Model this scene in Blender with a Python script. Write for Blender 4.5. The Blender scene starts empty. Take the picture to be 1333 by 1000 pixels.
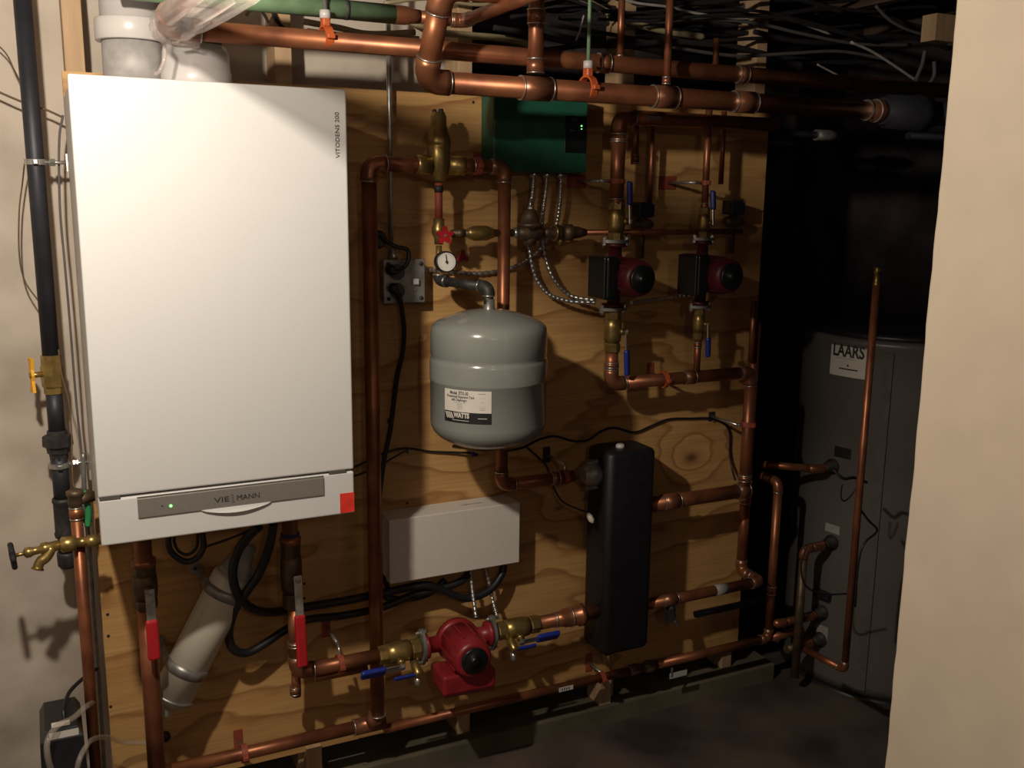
import bpy, bmesh, math, random
from mathutils import Vector, Matrix
random.seed(7)
SC = bpy.context.scene
COL = SC.collection

# ------------------------------------------------------------------ camera
F = 1264.41; CX = 666.5; CY = 500.0
VR = Vector((3297 - CX, -(285 - CY), -F)).normalized()
VD = -Vector((590 - CX, -(7000 - CY), -F)).normalized()
AX = VR; AZ = (VD - AX * VD.dot(AX)).normalized(); AY = AZ.cross(AX)
ROT = Matrix((AX, AY, AZ))                       # camera space -> world
CAM = Vector((0.0, -2.25, 1.55))
cd = bpy.data.cameras.new('camera'); cam = bpy.data.objects.new('camera', cd); COL.objects.link(cam)
cam.matrix_world = Matrix.Translation(CAM) @ ROT.to_4x4()
cd.sensor_width = 36.0; cd.lens = F / 1333.0 * 36.0; cd.clip_start = 0.02
SC.camera = cam

# ------------------------------------------------------------------ world, lamps, exposure
w = bpy.data.worlds.new('world'); SC.world = w; w.use_nodes = True
w.node_tree.nodes['Background'].inputs[0].default_value = (0.50, 0.32, 0.42, 1)
w.node_tree.nodes['Background'].inputs[1].default_value = 0.045
def lamp(name, loc, watts, col, size):
    l = bpy.data.lights.new(name, 'POINT'); l.energy = watts; l.color = col; l.shadow_soft_size = size
    o = bpy.data.objects.new(name, l); o.location = loc; COL.objects.link(o); return o
lamp('ceiling_bulb', (-0.08, -1.15, 1.94), 47.0, (1.0, 0.89, 0.74), 0.026)
lamp('far_ceiling_bulb', (0.05, -3.3, 2.0), 7.0, (1.0, 0.84, 0.66), 0.04)
SC.view_settings.view_transform = 'Standard'; SC.view_settings.look = 'None'
SC.view_settings.exposure = 0.42; SC.view_settings.gamma = 1.0; SC.view_settings.use_curve_mapping = False

# ------------------------------------------------------------------ measuring helpers
def ray(px, py): return ROT @ Vector(((px - CX) / F, -(py - CY) / F, -1.0))
def P(px, py, d):
    """the point seen at a pixel of the photo, d metres in front of the plywood"""
    r = ray(px, py); return CAM + r * ((-d - CAM.y) / r.y)
def tocam(v): return ROT.transposed() @ v
def depth(p): return -tocam(p - CAM).z
def rad(p, wpx): return wpx / 2.0 * depth(p) / F
AXV = {'x': Vector((1, 0, 0)), 'y': Vector((0, 1, 0)), 'z': Vector((0, 0, 1))}
def mv(p, axis, px=None, py=None):
    """slide a point along a world axis until it reaches a photo column or row"""
    a = AXV[axis]
    def g(v):
        c = tocam(v)
        return F * c.y + (CY - py) * c.z if py is not None else F * c.x - (CX - px) * (-1) * (-c.z)
    def g2(v):
        c = tocam(v - CAM)
        if py is not None: return F * c.y + (CY - py) * c.z
        return F * c.x + (px - CX) * c.z
    g0 = g2(p); g1 = g2(p + a)
    return p + a * (-g0 / (g1 - g0))
def path(*spec):
    out = [P(*spec[0])]
    for s in spec[1:]:
        p = out[-1]
        if s[0] == 'z': out.append(mv(p, 'z', py=s[1]))
        elif s[0] == 'x': out.append(mv(p, 'x', px=s[1]))
        elif s[0] == 'd': out.append(Vector((p.x, -s[1], p.z)))
        elif s[0] == 'X': out.append(Vector((s[1], p.y, p.z)))
        elif s[0] == 'Z': out.append(Vector((p.x, p.y, s[1])))
        elif s[0] == 'P': out.append(P(*s[1:]))
    return out

# ------------------------------------------------------------------ materials
MATS = {}
def mat(name, col, rough=0.5, metal=0.0, var=0.12, scale=30.0, bump=0.0, emit=None, stretch=(1, 1, 1), col2=None, coat=0.0, thr=None, trans=0.0, alpha=None):
    m = bpy.data.materials.new(name); m.use_nodes = True; nt = m.node_tree; n = nt.nodes; L = nt.links
    b = n['Principled BSDF']
    b.inputs['Roughness'].default_value = rough; b.inputs['Metallic'].default_value = metal
    b.inputs['Coat Weight'].default_value = coat
    b.inputs['Transmission Weight'].default_value = trans
    if alpha is not None: b.inputs['Alpha'].default_value = alpha
    if emit:
        b.inputs['Emission Color'].default_value = (*col, 1); b.inputs['Emission Strength'].default_value = emit
        b.inputs['Base Color'].default_value = (*col, 1); MATS[name] = m; return m
    tc = n.new('ShaderNodeTexCoord'); mp = n.new('ShaderNodeMapping'); mp.inputs['Scale'].default_value = stretch
    L.new(tc.outputs['Object'], mp.inputs['Vector'])
    nz = n.new('ShaderNodeTexNoise'); nz.inputs['Scale'].default_value = scale; nz.inputs['Detail'].default_value = 5
    L.new(mp.outputs[0], nz.inputs['Vector'])
    cr = n.new('ShaderNodeValToRGB')
    c2 = col2 if col2 else tuple(c * (1 - var * 2.2) for c in col)
    lo, hi = thr if thr else (0.36, 0.64)
    cr.color_ramp.elements[0].position = lo; cr.color_ramp.elements[0].color = (*c2, 1)
    cr.color_ramp.elements[1].position = hi; cr.color_ramp.elements[1].color = (*col, 1)
    L.new(nz.outputs['Fac'], cr.inputs['Fac']); L.new(cr.outputs['Color'], b.inputs['Base Color'])
    if bump:
        bp = n.new('ShaderNodeBump'); bp.inputs['Strength'].default_value = bump; bp.inputs['Distance'].default_value = 0.004
        L.new(nz.outputs['Fac'], bp.inputs['Height']); L.new(bp.outputs[0], b.inputs['Normal'])
    MATS[name] = m; return m
mat('copper', (0.36, 0.135, 0.060), 0.40, 0.62, 0.18, 14, 0.05, col2=(0.21, 0.072, 0.038))
mat('copper_fitting', (0.38, 0.15, 0.07), 0.34, 0.68, 0.15, 22, 0.05, col2=(0.27, 0.11, 0.065))
mat('solder', (0.66, 0.62, 0.56), 0.32, 0.9, 0.1, 60)
mat('brass', (0.47, 0.33, 0.115), 0.34, 0.8, 0.18, 40, 0.08)
mat('dull_bronze', (0.17, 0.115, 0.07), 0.5, 0.6, 0.2, 40, 0.1)
mat('black_iron', (0.035, 0.036, 0.046), 0.5, 0.3, 0.12, 20, 0.05)
mat('malleable_iron', (0.055, 0.05, 0.05), 0.55, 0.4, 0.2, 60, 0.15)
mat('zinc', (0.62, 0.62, 0.60), 0.3, 0.85, 0.12, 60)
mat('galvanised', (0.36, 0.35, 0.33), 0.4, 0.6, 0.18, 30)
mat('white_enamel', (0.63, 0.625, 0.615), 0.42, 0, 0.012, 350, 0.03)
mat('white_plastic', (0.54, 0.51, 0.50), 0.25, 0, 0.03, 8)
mat('cream_plastic', (0.62, 0.57, 0.47), 0.3, 0, 0.05, 10)
mat('silver_strip', (0.34, 0.32, 0.29), 0.42, 0.55, 0.03, 200)
mat('slot_dark', (0.10, 0.09, 0.08), 0.6)
mat('ink', (0.035, 0.033, 0.035), 0.6)
mat('logo_grey', (0.36, 0.34, 0.33), 0.5)
mat('sticker_red', (0.80, 0.045, 0.03), 0.5, 0, 0.08, 60)
mat('tank_grey', (0.25, 0.262, 0.242), 0.2, 0, 0.03, 8, coat=0.35)
mat('label_white', (0.70, 0.66, 0.60), 0.5, 0, 0.03)
mat('label_dark', (0.02, 0.02, 0.022), 0.4)
mat('green_metal', (0.018, 0.110, 0.065), 0.42, 0, 0.10, 20)
mat('green_pipe', (0.16, 0.27, 0.15), 0.55, 0, 0.12, 30)
mat('dark_panel', (0.007, 0.010, 0.010), 0.35)
mat('box_white', (0.72, 0.67, 0.61), 0.5, 0, 0.02, 100)
mat('pump_red', (0.30, 0.020, 0.026), 0.38, 0, 0.12, 30, 0.06)
mat('pump_red_dimmed', (0.09, 0.008, 0.014), 0.45, 0, 0.12, 30)  # pump red darkened: shade over the right-hand pumps is in the colour
mat('handle_red', (0.46, 0.015, 0.022), 0.4, 0, 0.08, 40)
mat('handle_blue', (0.015, 0.035, 0.30), 0.4, 0, 0.08, 40)
mat('handle_yellow', (0.85, 0.42, 0.02), 0.45, 0, 0.05, 40)
mat('black_rubber', (0.014, 0.014, 0.017), 0.42, 0, 0.1, 30)
mat('black_plastic', (0.018, 0.018, 0.022), 0.38, 0, 0.1, 60)
mat('black_foam', (0.010, 0.010, 0.013), 0.5, 0, 0.15, 60, 0.08)
mat('orange_clamp', (0.55, 0.11, 0.03), 0.45, 0, 0.1, 30)
mat('red_oxide', (0.36, 0.075, 0.04), 0.55, 0, 0.15, 30)
mat('stud_pine', (0.50, 0.33, 0.19), 0.7, 0, 0.10, 9, 0.1, stretch=(4, 4, .35))
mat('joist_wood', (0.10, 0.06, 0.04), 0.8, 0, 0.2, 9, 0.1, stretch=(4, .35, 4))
mat('whitewash', (0.55, 0.48, 0.405), 0.88, 0, 0.18, 4.5, 1.0, col2=(0.38, 0.325, 0.265), thr=(0.30, 0.58))
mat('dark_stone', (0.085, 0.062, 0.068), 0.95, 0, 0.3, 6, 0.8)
mat('grey_block', (0.14, 0.12, 0.11), 0.95, 0, 0.25, 6, 0.6)
mat('concrete', (0.16, 0.135, 0.085), 0.9, 0, 0.2, 5, 0.5)
mat('floor_concrete', (0.12, 0.088, 0.068), 0.8, 0, 0.25, 3.2, 0.8, col2=(0.035, 0.025, 0.025))
mat('cream_wall', (0.47, 0.39, 0.30), 0.8, 0, 0.03, 14, 0.12)
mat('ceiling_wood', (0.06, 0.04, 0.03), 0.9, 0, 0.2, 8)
mat('cable_cream', (0.36, 0.30, 0.17), 0.5, 0, 0.1)
mat('cable_white', (0.42, 0.39, 0.36), 0.5, 0, 0.1)
mat('cable_grey', (0.11, 0.10, 0.10), 0.8, 0, 0.1)
mat('cable_dark', (0.012, 0.010, 0.012), 0.95, 0, 0.1)
mat('wire_rusty', (0.14, 0.09, 0.05), 0.6, 0.3, 0.1)
mat('tank_metal', (0.15, 0.138, 0.13), 0.38, 0.15, 0.05, 6)
mat('green_tape', (0.04, 0.32, 0.11), 0.5)
mat('blue_tag', (0.02, 0.03, 0.22), 0.5)
mat('yellow_tape', (0.32, 0.25, 0.05), 0.5)
mat('clear_tube', (0.50, 0.43, 0.36), 0.12, 0, 0.02, 20, alpha=0.30)
mat('plastic_bag', (0.60, 0.50, 0.46), 0.18, 0, 0.03, 20, 0.3, alpha=0.34)
mat('led_green', (0.10, 1.0, 0.10), emit=6.0)

def plywood():
    m = bpy.data.materials.new('plywood'); m.use_nodes = True; nt = m.node_tree; N = nt.nodes; L = nt.links
    b = N['Principled BSDF']; b.inputs['Roughness'].default_value = 0.62
    tc = N.new('ShaderNodeTexCoord')
    sep = N.new('ShaderNodeSeparateXYZ'); L.new(tc.outputs['Object'], sep.inputs[0])
    def math_(op, a, c=None, v=None):
        q = N.new('ShaderNodeMath'); q.operation = op
        if isinstance(a, (int, float)): q.inputs[0].default_value = a
        else: L.new(a, q.inputs[0])
        if c is not None:
            if isinstance(c, (int, float)): q.inputs[1].default_value = c
            else: L.new(c, q.inputs[1])
        return q.outputs[0]
    knots = []
    for (px, py, s, st) in [(850, 422, .030, 1), (478, 725, .026, .9), (712, 668, .012, .7), (683, 880, .016, .5), (705, 432, .012, .6),
                            (243, 812, .012, .7), (930, 712, .012, .6), (600, 300, .010, .4), (385, 965, .012, .4), (757, 267, .008, .4), (935, 590, .009, .3)]:
        k = P(px, py, 0); knots.append((k.x, k.z, s, st))
    ksum = None; ring = None
    for (kx, kz, s, st) in knots:
        dx = math_('MULTIPLY', math_('SUBTRACT', sep.outputs[0], kx), 0.62)
        dz = math_('SUBTRACT', sep.outputs[2], kz)
        r2 = math_('ADD', math_('MULTIPLY', dx, dx), math_('MULTIPLY', dz, dz))
        g = math_('EXPONENT', math_('MULTIPLY', r2, -1.0 / (s * s * 0.35)))
        g = math_('MULTIPLY', g, st)
        big = math_('MULTIPLY', math_('EXPONENT', math_('MULTIPLY', r2, -1.0 / (s * s * 7))), s * 95)
        ksum = g if ksum is None else math_('ADD', ksum, g)
        ring = big if ring is None else math_('ADD', ring, big)
    mp = N.new('ShaderNodeMapping'); mp.inputs['Scale'].default_value = (1.0, 1, 3.0); L.new(tc.outputs['Object'], mp.inputs[0])
    n1 = N.new('ShaderNodeTexNoise'); n1.inputs['Scale'].default_value = 1.6; n1.inputs['Detail'].default_value = 3; L.new(mp.outputs[0], n1.inputs[0])
    ph = math_('ADD', math_('MULTIPLY', sep.outputs[2], 7.0), math_('MULTIPLY', n1.outputs[0], 5.2))
    ph = math_('ADD', ph, ring)
    wv = math_('FRACT', ph)
    mp2 = N.new('ShaderNodeMapping'); mp2.inputs['Scale'].default_value = (3, 3, 90); L.new(tc.outputs['Object'], mp2.inputs[0])
    n2 = N.new('ShaderNodeTexNoise'); n2.inputs['Scale'].default_value = 1.5; n2.inputs['Detail'].default_value = 6; L.new(mp2.outputs[0], n2.inputs[0])
    cr = N.new('ShaderNodeValToRGB'); e = cr.color_ramp.elements
    e[0].position = 0.0; e[0].color = (0.60, 0.355, 0.135, 1)
    e[1].position = 0.70; e[1].color = (0.54, 0.305, 0.110, 1)
    q = e.new(0.92); q.color = (0.36, 0.175, 0.058, 1); q = e.new(1.0); q.color = (0.60, 0.355, 0.135, 1)
    L.new(wv, cr.inputs[0])
    mx = N.new('ShaderNodeMix'); mx.data_type = 'RGBA'; mx.blend_type = 'MULTIPLY'; mx.inputs[0].default_value = 0.55
    c2 = N.new('ShaderNodeValToRGB'); c2.color_ramp.elements[0].position = 0.3; c2.color_ramp.elements[0].color = (0.66, 0.58, 0.50, 1); c2.color_ramp.elements[1].position = 0.62
    L.new(n2.outputs[0], c2.inputs[0]); L.new(cr.outputs[0], mx.inputs[6]); L.new(c2.outputs[0], mx.inputs[7])
    mk = N.new('ShaderNodeMix'); mk.data_type = 'RGBA'; L.new(mx.outputs[2], mk.inputs[6]); mk.inputs[7].default_value = (0.10, 0.035, 0.012, 1)
    cl = N.new('ShaderNodeClamp'); L.new(ksum, cl.inputs[0]); L.new(cl.outputs[0], mk.inputs[0])
    L.new(mk.outputs[2], b.inputs['Base Color'])
    MATS['plywood'] = m
plywood()

# ------------------------------------------------------------------ mesh helpers
def frame(dirv, hint=None):
    z = dirv.normalized()
    h = hint if hint is not None else (Vector((0, 0, 1)) if abs(z.z) < 0.9 else Vector((1, 0, 0)))
    x = h.cross(z)
    if x.length < 1e-6: x = Vector((0, 1, 0)).cross(z)
    x.normalize(); return x, z.cross(x), z
def rings(bm, pts, rr, seg=16, cap=True, ell=None):
    """sweep circles along pts with parallel transport; rr a radius or a list"""
    n = len(pts); R = rr if isinstance(rr, (list, tuple)) else [rr] * n
    tg = []
    for i in range(n):
        a = pts[max(i - 1, 0)]; c = pts[min(i + 1, n - 1)]; v = c - a
        tg.append(v.normalized() if v.length > 1e-9 else (tg[-1] if tg else Vector((0, 0, 1))))
    x, y, z = frame(tg[0]); prev = None; first = None
    for i in range(n):
        t = tg[i]
        x = (x - t * x.dot(t)); x = x.normalized() if x.length > 1e-6 else frame(t)[0]
        y = t.cross(x)
        ring = [bm.verts.new(pts[i] + (x * math.cos(2 * math.pi * k / seg) + y * math.sin(2 * math.pi * k / seg)) * R[i]) for k in range(seg)]
        if prev:
            for k in range(seg):
                f = bm.faces.new((prev[k], prev[(k + 1) % seg], ring[(k + 1) % seg], ring[k])); f.smooth = True
        else: first = ring
        prev = ring
    if cap:
        bm.faces.new(list(reversed(first))); bm.faces.new(prev)
def lathe(bm, base, dirv, prof, seg=24):
    """prof = [(distance along dirv, radius)...]; sharp edges doubled"""
    x, y, z = frame(dirv); prev = None
    for i, (h, r) in enumerate(prof):
        r = max(r, 1e-4)
        ring = [bm.verts.new(base + z * h + (x * math.cos(2 * math.pi * k / seg) + y * math.sin(2 * math.pi * k / seg)) * r) for k in range(seg)]
        if prev:
            for k in range(seg):
                f = bm.faces.new((prev[k], prev[(k + 1) % seg], ring[(k + 1) % seg], ring[k])); f.smooth = seg > 8
        else: bm.faces.new(list(reversed(ring)))
        prev = ring
    bm.faces.new(prev)
def box(bm, c, s, ax=None, bev=0.0):
    """box centred at c, size s along the three axes ax"""
    ax = ax or (AXV['x'], AXV['y'], AXV['z'])
    vs = []
    for i in (-1, 1):
        for j in (-1, 1):
            for k in (-1, 1):
                vs.append(bm.verts.new(c + ax[0] * (i * s[0] / 2) + ax[1] * (j * s[1] / 2) + ax[2] * (k * s[2] / 2)))
    fs = [(0, 1, 3, 2), (4, 6, 7, 5), (0, 4, 5, 1), (2, 3, 7, 6), (0, 2, 6, 4), (1, 5, 7, 3)]
    F_ = [bm.faces.new([vs[i] for i in f]) for f in fs]
    if bev:
        ed = list({e for f in F_ for e in f.edges})
        bmesh.ops.bevel(bm, geom=ed, offset=bev, segments=3, affect='EDGES', profile=0.5)
def boxw(bm, a, b, bev=0.0):
    box(bm, (a + b) / 2, [abs(b[i] - a[i]) for i in range(3)], bev=bev)
def prism(bm, pts, off):
    a = [bm.verts.new(p) for p in pts]; b = [bm.verts.new(p + off) for p in pts]; n = len(pts)
    bm.faces.new(a); bm.faces.new(list(reversed(b)))
    for i in range(n): bm.faces.new((a[i], b[i], b[(i + 1) % n], a[(i + 1) % n]))
def BM(fn, *a, **k):
    bm = bmesh.new(); fn(bm, *a, **k); return bm
def base_of(parent):
    v = Vector((0, 0, 0)); p = parent
    while p is not None: v = v + p.location; p = p.parent
    return v
def obj(name, bm, m, parent=None, label=None, own=True):
    """links a bmesh (world coordinates) as one object"""
    bmesh.ops.recalc_face_normals(bm, faces=bm.faces)
    me = bpy.data.meshes.new(name)
    if parent is None and own:                                # origin at the base of the thing
        lo = [min(v.co[i] for v in bm.verts) for i in range(3)]; hi = [max(v.co[i] for v in bm.verts) for i in range(3)]
        loc = Vector(((lo[0] + hi[0]) / 2, (lo[1] + hi[1]) / 2, lo[2]))
    else: loc = Vector((0, 0, 0))
    sh = base_of(parent) + loc
    bm.transform(Matrix.Translation(-sh)); bm.to_mesh(me); bm.free()
    me.materials.append(MATS[m]); o = bpy.data.objects.new(name, me); COL.objects.link(o)
    o.location = loc
    if parent is not None: o.parent = parent
    if label: o['label'] = label
    return o
def tag(o, label, cat, group=None, kind=None):
    o['label'] = label; o['category'] = cat
    if group: o['group'] = group
    if kind: o['kind'] = kind
    return o
def thing(name, label, cat, loc, group=None):
    o = bpy.data.objects.new(name, None); COL.objects.link(o); o.empty_display_size = 0.05
    o.location = loc; return tag(o, label, cat, group)
def struct(name, bm, m):
    o = obj(name, bm, m, own=False); o['kind'] = 'structure'; return o
def smooth_path(pts, n=8):
    out = []; q = [pts[0] * 2 - pts[1]] + list(pts) + [pts[-1] * 2 - pts[-2]]
    for i in range(1, len(q) - 2):
        p0, p1, p2, p3 = q[i - 1:i + 3]
        for k in range(n):
            t = k / n
            out.append(0.5 * ((2 * p1) + (p2 - p0) * t + (2 * p0 - 5 * p1 + 4 * p2 - p3) * t * t + (3 * p1 - p0 - 3 * p2 + p3) * t ** 3))
    out.append(pts[-1]); return out
def cable(name, label, cat, pix, wpx, m, group=None, r=None, parent=None, seg=10):
    pts = [P(*p) for p in pix]; rr = r or rad(pts[len(pts) // 2], wpx)
    o = obj(name, BM(rings, smooth_path(pts, 8), rr, seg), m, parent)
    if parent is None: tag(o, label, cat, group)
    return o
def armoured(name, label, pix, wpx, group=None):
    pts = smooth_path([P(*p) for p in pix], 40)
    # resample evenly at 2.2 mm
    out = [pts[0]]; acc = 0
    for a, b in zip(pts, pts[1:]):
        acc += (b - a).length
        if acc > 0.0024: out.append(b); acc = 0
    rr = rad(pts[len(pts) // 2], wpx)
    R = [rr * (1.0 if (i % 4) < 2 else 0.74) for i in range(len(out))]
    return tag(obj(name, BM(rings, out, R, 10), 'zinc'), label, 'conduit', group)
def sring(parent, p, dirv, r, m='solder', h=0.003, k=1.16, name='solder_joint'):
    z = dirv.normalized()
    return obj(name, BM(rings, [p - z * h / 2, p + z * h / 2], r * k, 20), m, parent)
def run(name, label, pts, wpx=None, r=None, m='copper', fm='copper_fitting', group=None, cat='pipe', wref=0, couplings=(), rings_=True, k=1.15):
    """a run of rigid pipe: straight lengths, an elbow at each corner, solder at the joints"""
    r = r or rad(pts[wref], wpx)
    t = thing(name, label, cat, pts[0].copy(), group)
    n = len(pts); cut = r * 2.3; st = []
    for i in range(n - 1):
        a, b = pts[i], pts[i + 1]; d = (b - a).normalized()
        a2 = a + d * (cut if i > 0 else 0); b2 = b - d * (cut if i < n - 2 else 0)
        if (b2 - a2).dot(d) > 0.002:
            obj('pipe', BM(rings, [a2 - d * (r * .6 if i else 0), b2 + d * (r * .6 if i < n - 2 else 0)], r, 20), m, t)
    for i in range(1, n - 1):
        d0 = (pts[i] - pts[i - 1]).normalized(); d1 = (pts[i + 1] - pts[i]).normalized()
        L0 = min(cut, (pts[i] - pts[i - 1]).length * .5); L1 = min(cut, (pts[i + 1] - pts[i]).length * .5)
        a = pts[i] - d0 * L0; b = pts[i] + d1 * L1; ia = pts[i] - d0 * min(r * 1.7, L0 * .95); ib = pts[i] + d1 * min(r * 1.7, L1 * .95)
        cc = [a, ia] + [(ia * (1 - s) ** 2 + pts[i] * 2 * s * (1 - s) + ib * s * s) for s in [j / 8 for j in range(1, 8)]] + [ib, b]
        obj('elbow', BM(rings, cc, r * k, 20), fm, t)
        if rings_:
            sring(t, a, d0, r, k=k + .01); sring(t, b, d1, r, k=k + .01)
    for (p, axis, half) in couplings:
        a = AXV[axis] if isinstance(axis, str) else axis
        obj('coupling', BM(rings, [p - a * half, p + a * half], r * k, 20), fm, t)
        if rings_:
            sring(t, p - a * half, a, r, k=k + .02); sring(t, p + a * half, a, r, k=k + .02)
    return t
def text(name, s, size, m, parent, fn, ext=0.0004, bold=0.0, align='CENTER', label=None, sx=1.0, fit=None):
    """lettering: glyph outlines placed by fn(u, v, w) -> world"""
    cu = bpy.data.curves.new(name, 'FONT'); cu.body = s; cu.size = size; cu.align_x = align; cu.align_y = 'CENTER'
    cu.extrude = ext; cu.offset = bold; cu.resolution_u = 3
    to = bpy.data.objects.new('tmp', cu); COL.objects.link(to)
    bpy.context.view_layer.update()
    me = bpy.data.meshes.new_from_object(to.evaluated_get(bpy.context.evaluated_depsgraph_get()))
    bpy.data.objects.remove(to); bpy.data.curves.remove(cu)
    bm = bmesh.new(); bm.from_mesh(me); bpy.data.meshes.remove(me)
    if fit: sx = fit / (max(v.co.x for v in bm.verts) - min(v.co.x for v in bm.verts))
    for v in bm.verts: v.co = fn(v.co.x * sx, v.co.y, v.co.z + ext)
    return obj(name, bm, m, parent, label)

X_, Y_, Z_ = AXV['x'], AXV['y'], AXV['z']
# ================================================================== THE SETTING
CEIL = 2.30; JB = 2.11
def grid_wall(bm, x0, x1, z0, z1, y, amp, nx, nz, th=0.08):
    import mathutils.noise as NZ
    g = [[bm.verts.new((x0 + (x1 - x0) * i / nx, y - amp * NZ.fractal(Vector((x0 + (x1 - x0) * i / nx, 0, z0 + (z1 - z0) * j / nz)) * 3.1, 1, 2, 5), z0 + (z1 - z0) * j / nz)) for j in range(nz + 1)] for i in range(nx + 1)]
    for i in range(nx):
        for j in range(nz):
            f = bm.faces.new((g[i][j], g[i + 1][j], g[i + 1][j + 1], g[i][j + 1])); f.smooth = True
struct('wall_back', BM(grid_wall, -1.6, 0.98, 0, CEIL, 0.125, 0.022, 130, 110), 'whitewash')
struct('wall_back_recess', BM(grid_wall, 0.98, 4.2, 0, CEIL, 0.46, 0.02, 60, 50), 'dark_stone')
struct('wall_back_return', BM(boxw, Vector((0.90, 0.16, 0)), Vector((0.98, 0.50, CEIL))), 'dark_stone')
struct('wall_far_right', BM(boxw, Vector((4.1, -3.9, 0)), Vector((4.2, 0.5, CEIL))), 'grey_block')
struct('wall_left', BM(boxw, Vector((-1.7, -3.9, 0)), Vector((-1.6, 0.2, CEIL))), 'whitewash')
struct('floor', BM(boxw, Vector((-1.7, -3.9, -0.06)), Vector((4.2, 0.5, 0.02))), 'floor_concrete')
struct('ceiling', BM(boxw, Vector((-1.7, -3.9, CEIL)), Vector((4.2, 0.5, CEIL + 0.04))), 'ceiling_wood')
def part_wall(bm):                                            # partition whose rough end edge faces the plywood
    import mathutils.noise as NZ
    xw = 1.10; ye = -1.302; n = 90; a = []; b = []; c = []; d = []
    for i in range(n + 1):
        z = CEIL * i / n; w_ = 0.0035 * NZ.fractal(Vector((z * 9, 3, 0)), 1, 2, 4)
        a.append(bm.verts.new((xw + .003, ye + w_, z))); d.append(bm.verts.new((xw, ye + w_ - .004, z)))
        b.append(bm.verts.new((xw, -3.9, z))); c.append(bm.verts.new((xw + .11, ye + w_, z)))
    for i in range(n):
        bm.faces.new((d[i], b[i], b[i + 1], d[i + 1])); bm.faces.new((a[i], d[i], d[i + 1], a[i + 1])); bm.faces.new((c[i], a[i], a[i + 1], c[i + 1]))
        bm.faces.new((c[i], c[i + 1], Dv(bm, b, i + 1), Dv(bm, b, i)))
def Dv(bm, b, i):
    if not hasattr(Dv, 'c'): Dv.c = {}
    if i not in Dv.c: Dv.c[i] = bm.verts.new(b[i].co + Vector((.11, 0, 0)))
    return Dv.c[i]
struct('wall_right', BM(part_wall), 'cream_wall')
struct('trim_1', BM(boxw, Vector((-1.6, -0.022, 0)), Vector((2.05, 0.45, 0.078)), bev=0.006), 'concrete')   # footing ledge under the plywood

# joists and studs
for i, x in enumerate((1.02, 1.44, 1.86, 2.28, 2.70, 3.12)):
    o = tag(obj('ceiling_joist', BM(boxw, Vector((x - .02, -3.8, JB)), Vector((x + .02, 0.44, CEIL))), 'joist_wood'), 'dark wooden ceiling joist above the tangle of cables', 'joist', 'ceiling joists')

studs = [(-0.0, 'pine stud left of the boiler, beside the black gas pipe', 92), (0, 'pine stud rising behind the white flue fittings above the boiler', 368),
         (0, 'pine stud behind the copper bend, above the brass air separator', 606), (0, 'pine stud behind the thin copper risers right of the green control box', 820), (0, 'pine stud at the right edge of the plywood', 984)]
for i, (q, lab, px) in enumerate(studs):
    c = P(px, 40, -.019); xx = c.x if i != 4 else 1.885
    if i == 0: xx = 0.104
    tag(obj('wall_stud', BM(boxw, Vector((xx - .019, .020, .078)), Vector((xx + .019, .108, JB)), bev=.002), 'stud_pine'), lab, 'stud', 'wall studs behind the plywood')
# pieces of timber seen below the board
for px, lab in ((405, 'pine stud foot under the lower left pipe bracket'), (785, 'pine block standing under the copper pipe below the black insulated header')):
    c = P(px, 900, 0)
    tag(obj('wall_stud', BM(boxw, Vector((c.x - .02, -.014, .078)), Vector((c.x + .02, .06, .165)), bev=.002), 'stud_pine'), lab, 'stud')

# ------------------------------------------------------------------ plywood board
bL, bR = 0.077, 1.908; bB, bT = 0.150, 1.787
pb = thing('plywood_board', 'large knotty plywood backboard carrying all the heating equipment', 'board', Vector(((bL + bR) / 2, 0.009, bB)))
obj('panel', BM(boxw, Vector((bL, 0, bB)), Vector((bR, 0.018, bT))), 'plywood', pb)
for (px, py) in ((140, 800), (141, 828), (144, 920), (616, 133), (396, 760), (396, 779), (593, 658), (530, 655), (895, 300)):
    p = P(px, py, 0); obj('screw', BM(lathe, p + Vector((0, .002, 0)), -Y_, [(0, .0035), (.003, .0035), (.0035, .002)], 12), 'black_iron', pb)

# ================================================================== BOILER
fd = 0.37
a = P(88, 95, fd); bxl = (a.x + P(132, 712, fd).x) / 2; bxr = (P(452, 117, fd).x + P(461, 668, fd).x) / 2
zt = (a.z + P(452, 117, fd).z) / 2; zb = (P(132, 712, fd).z + P(461, 668, fd).z) / 2
zs = (P(128, 651, fd).z + P(460, 612, fd).z) / 2
bo = thing('boiler', 'white wall-hung gas boiler at the left of the plywood', 'boiler', Vector(((bxl + bxr) / 2, 0, zb)))
obj('casing', BM(boxw, Vector((bxl + .004, -.350, zb + .012)), Vector((bxr - .004, -.002, zt - .006)), bev=.006), 'white_enamel', bo)
obj('front_cover', BM(boxw, Vector((bxl, -fd, zs + .0022)), Vector((bxr, -.340, zt)), bev=.004), 'white_enamel', bo)
fl = obj('control_flap', BM(boxw, Vector((bxl, -fd, zb)), Vector((bxr, -.340, zs - .0022)), bev=.004), 'white_enamel', bo)
zt2 = (P(178, 648, fd).z + P(421, 622, fd).z) / 2; zb2 = (P(180, 674, fd).z + P(422, 645, fd).z) / 2
sx0 = P(179, 660, fd).x; sx1 = P(421.5, 634, fd).x
obj('display_strip', BM(boxw, Vector((sx0, -fd - .0035, zb2)), Vector((sx1, -fd + .002, zt2)), bev=.0015), 'silver_strip', fl, label='silver control strip')
boxs = BM(boxw, Vector((sx0, -fd - .0012, zt2 + .001)), Vector((sx1, -fd + .002, zs - .004)))
obj('seam', boxs, 'slot_dark', fl)
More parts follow.
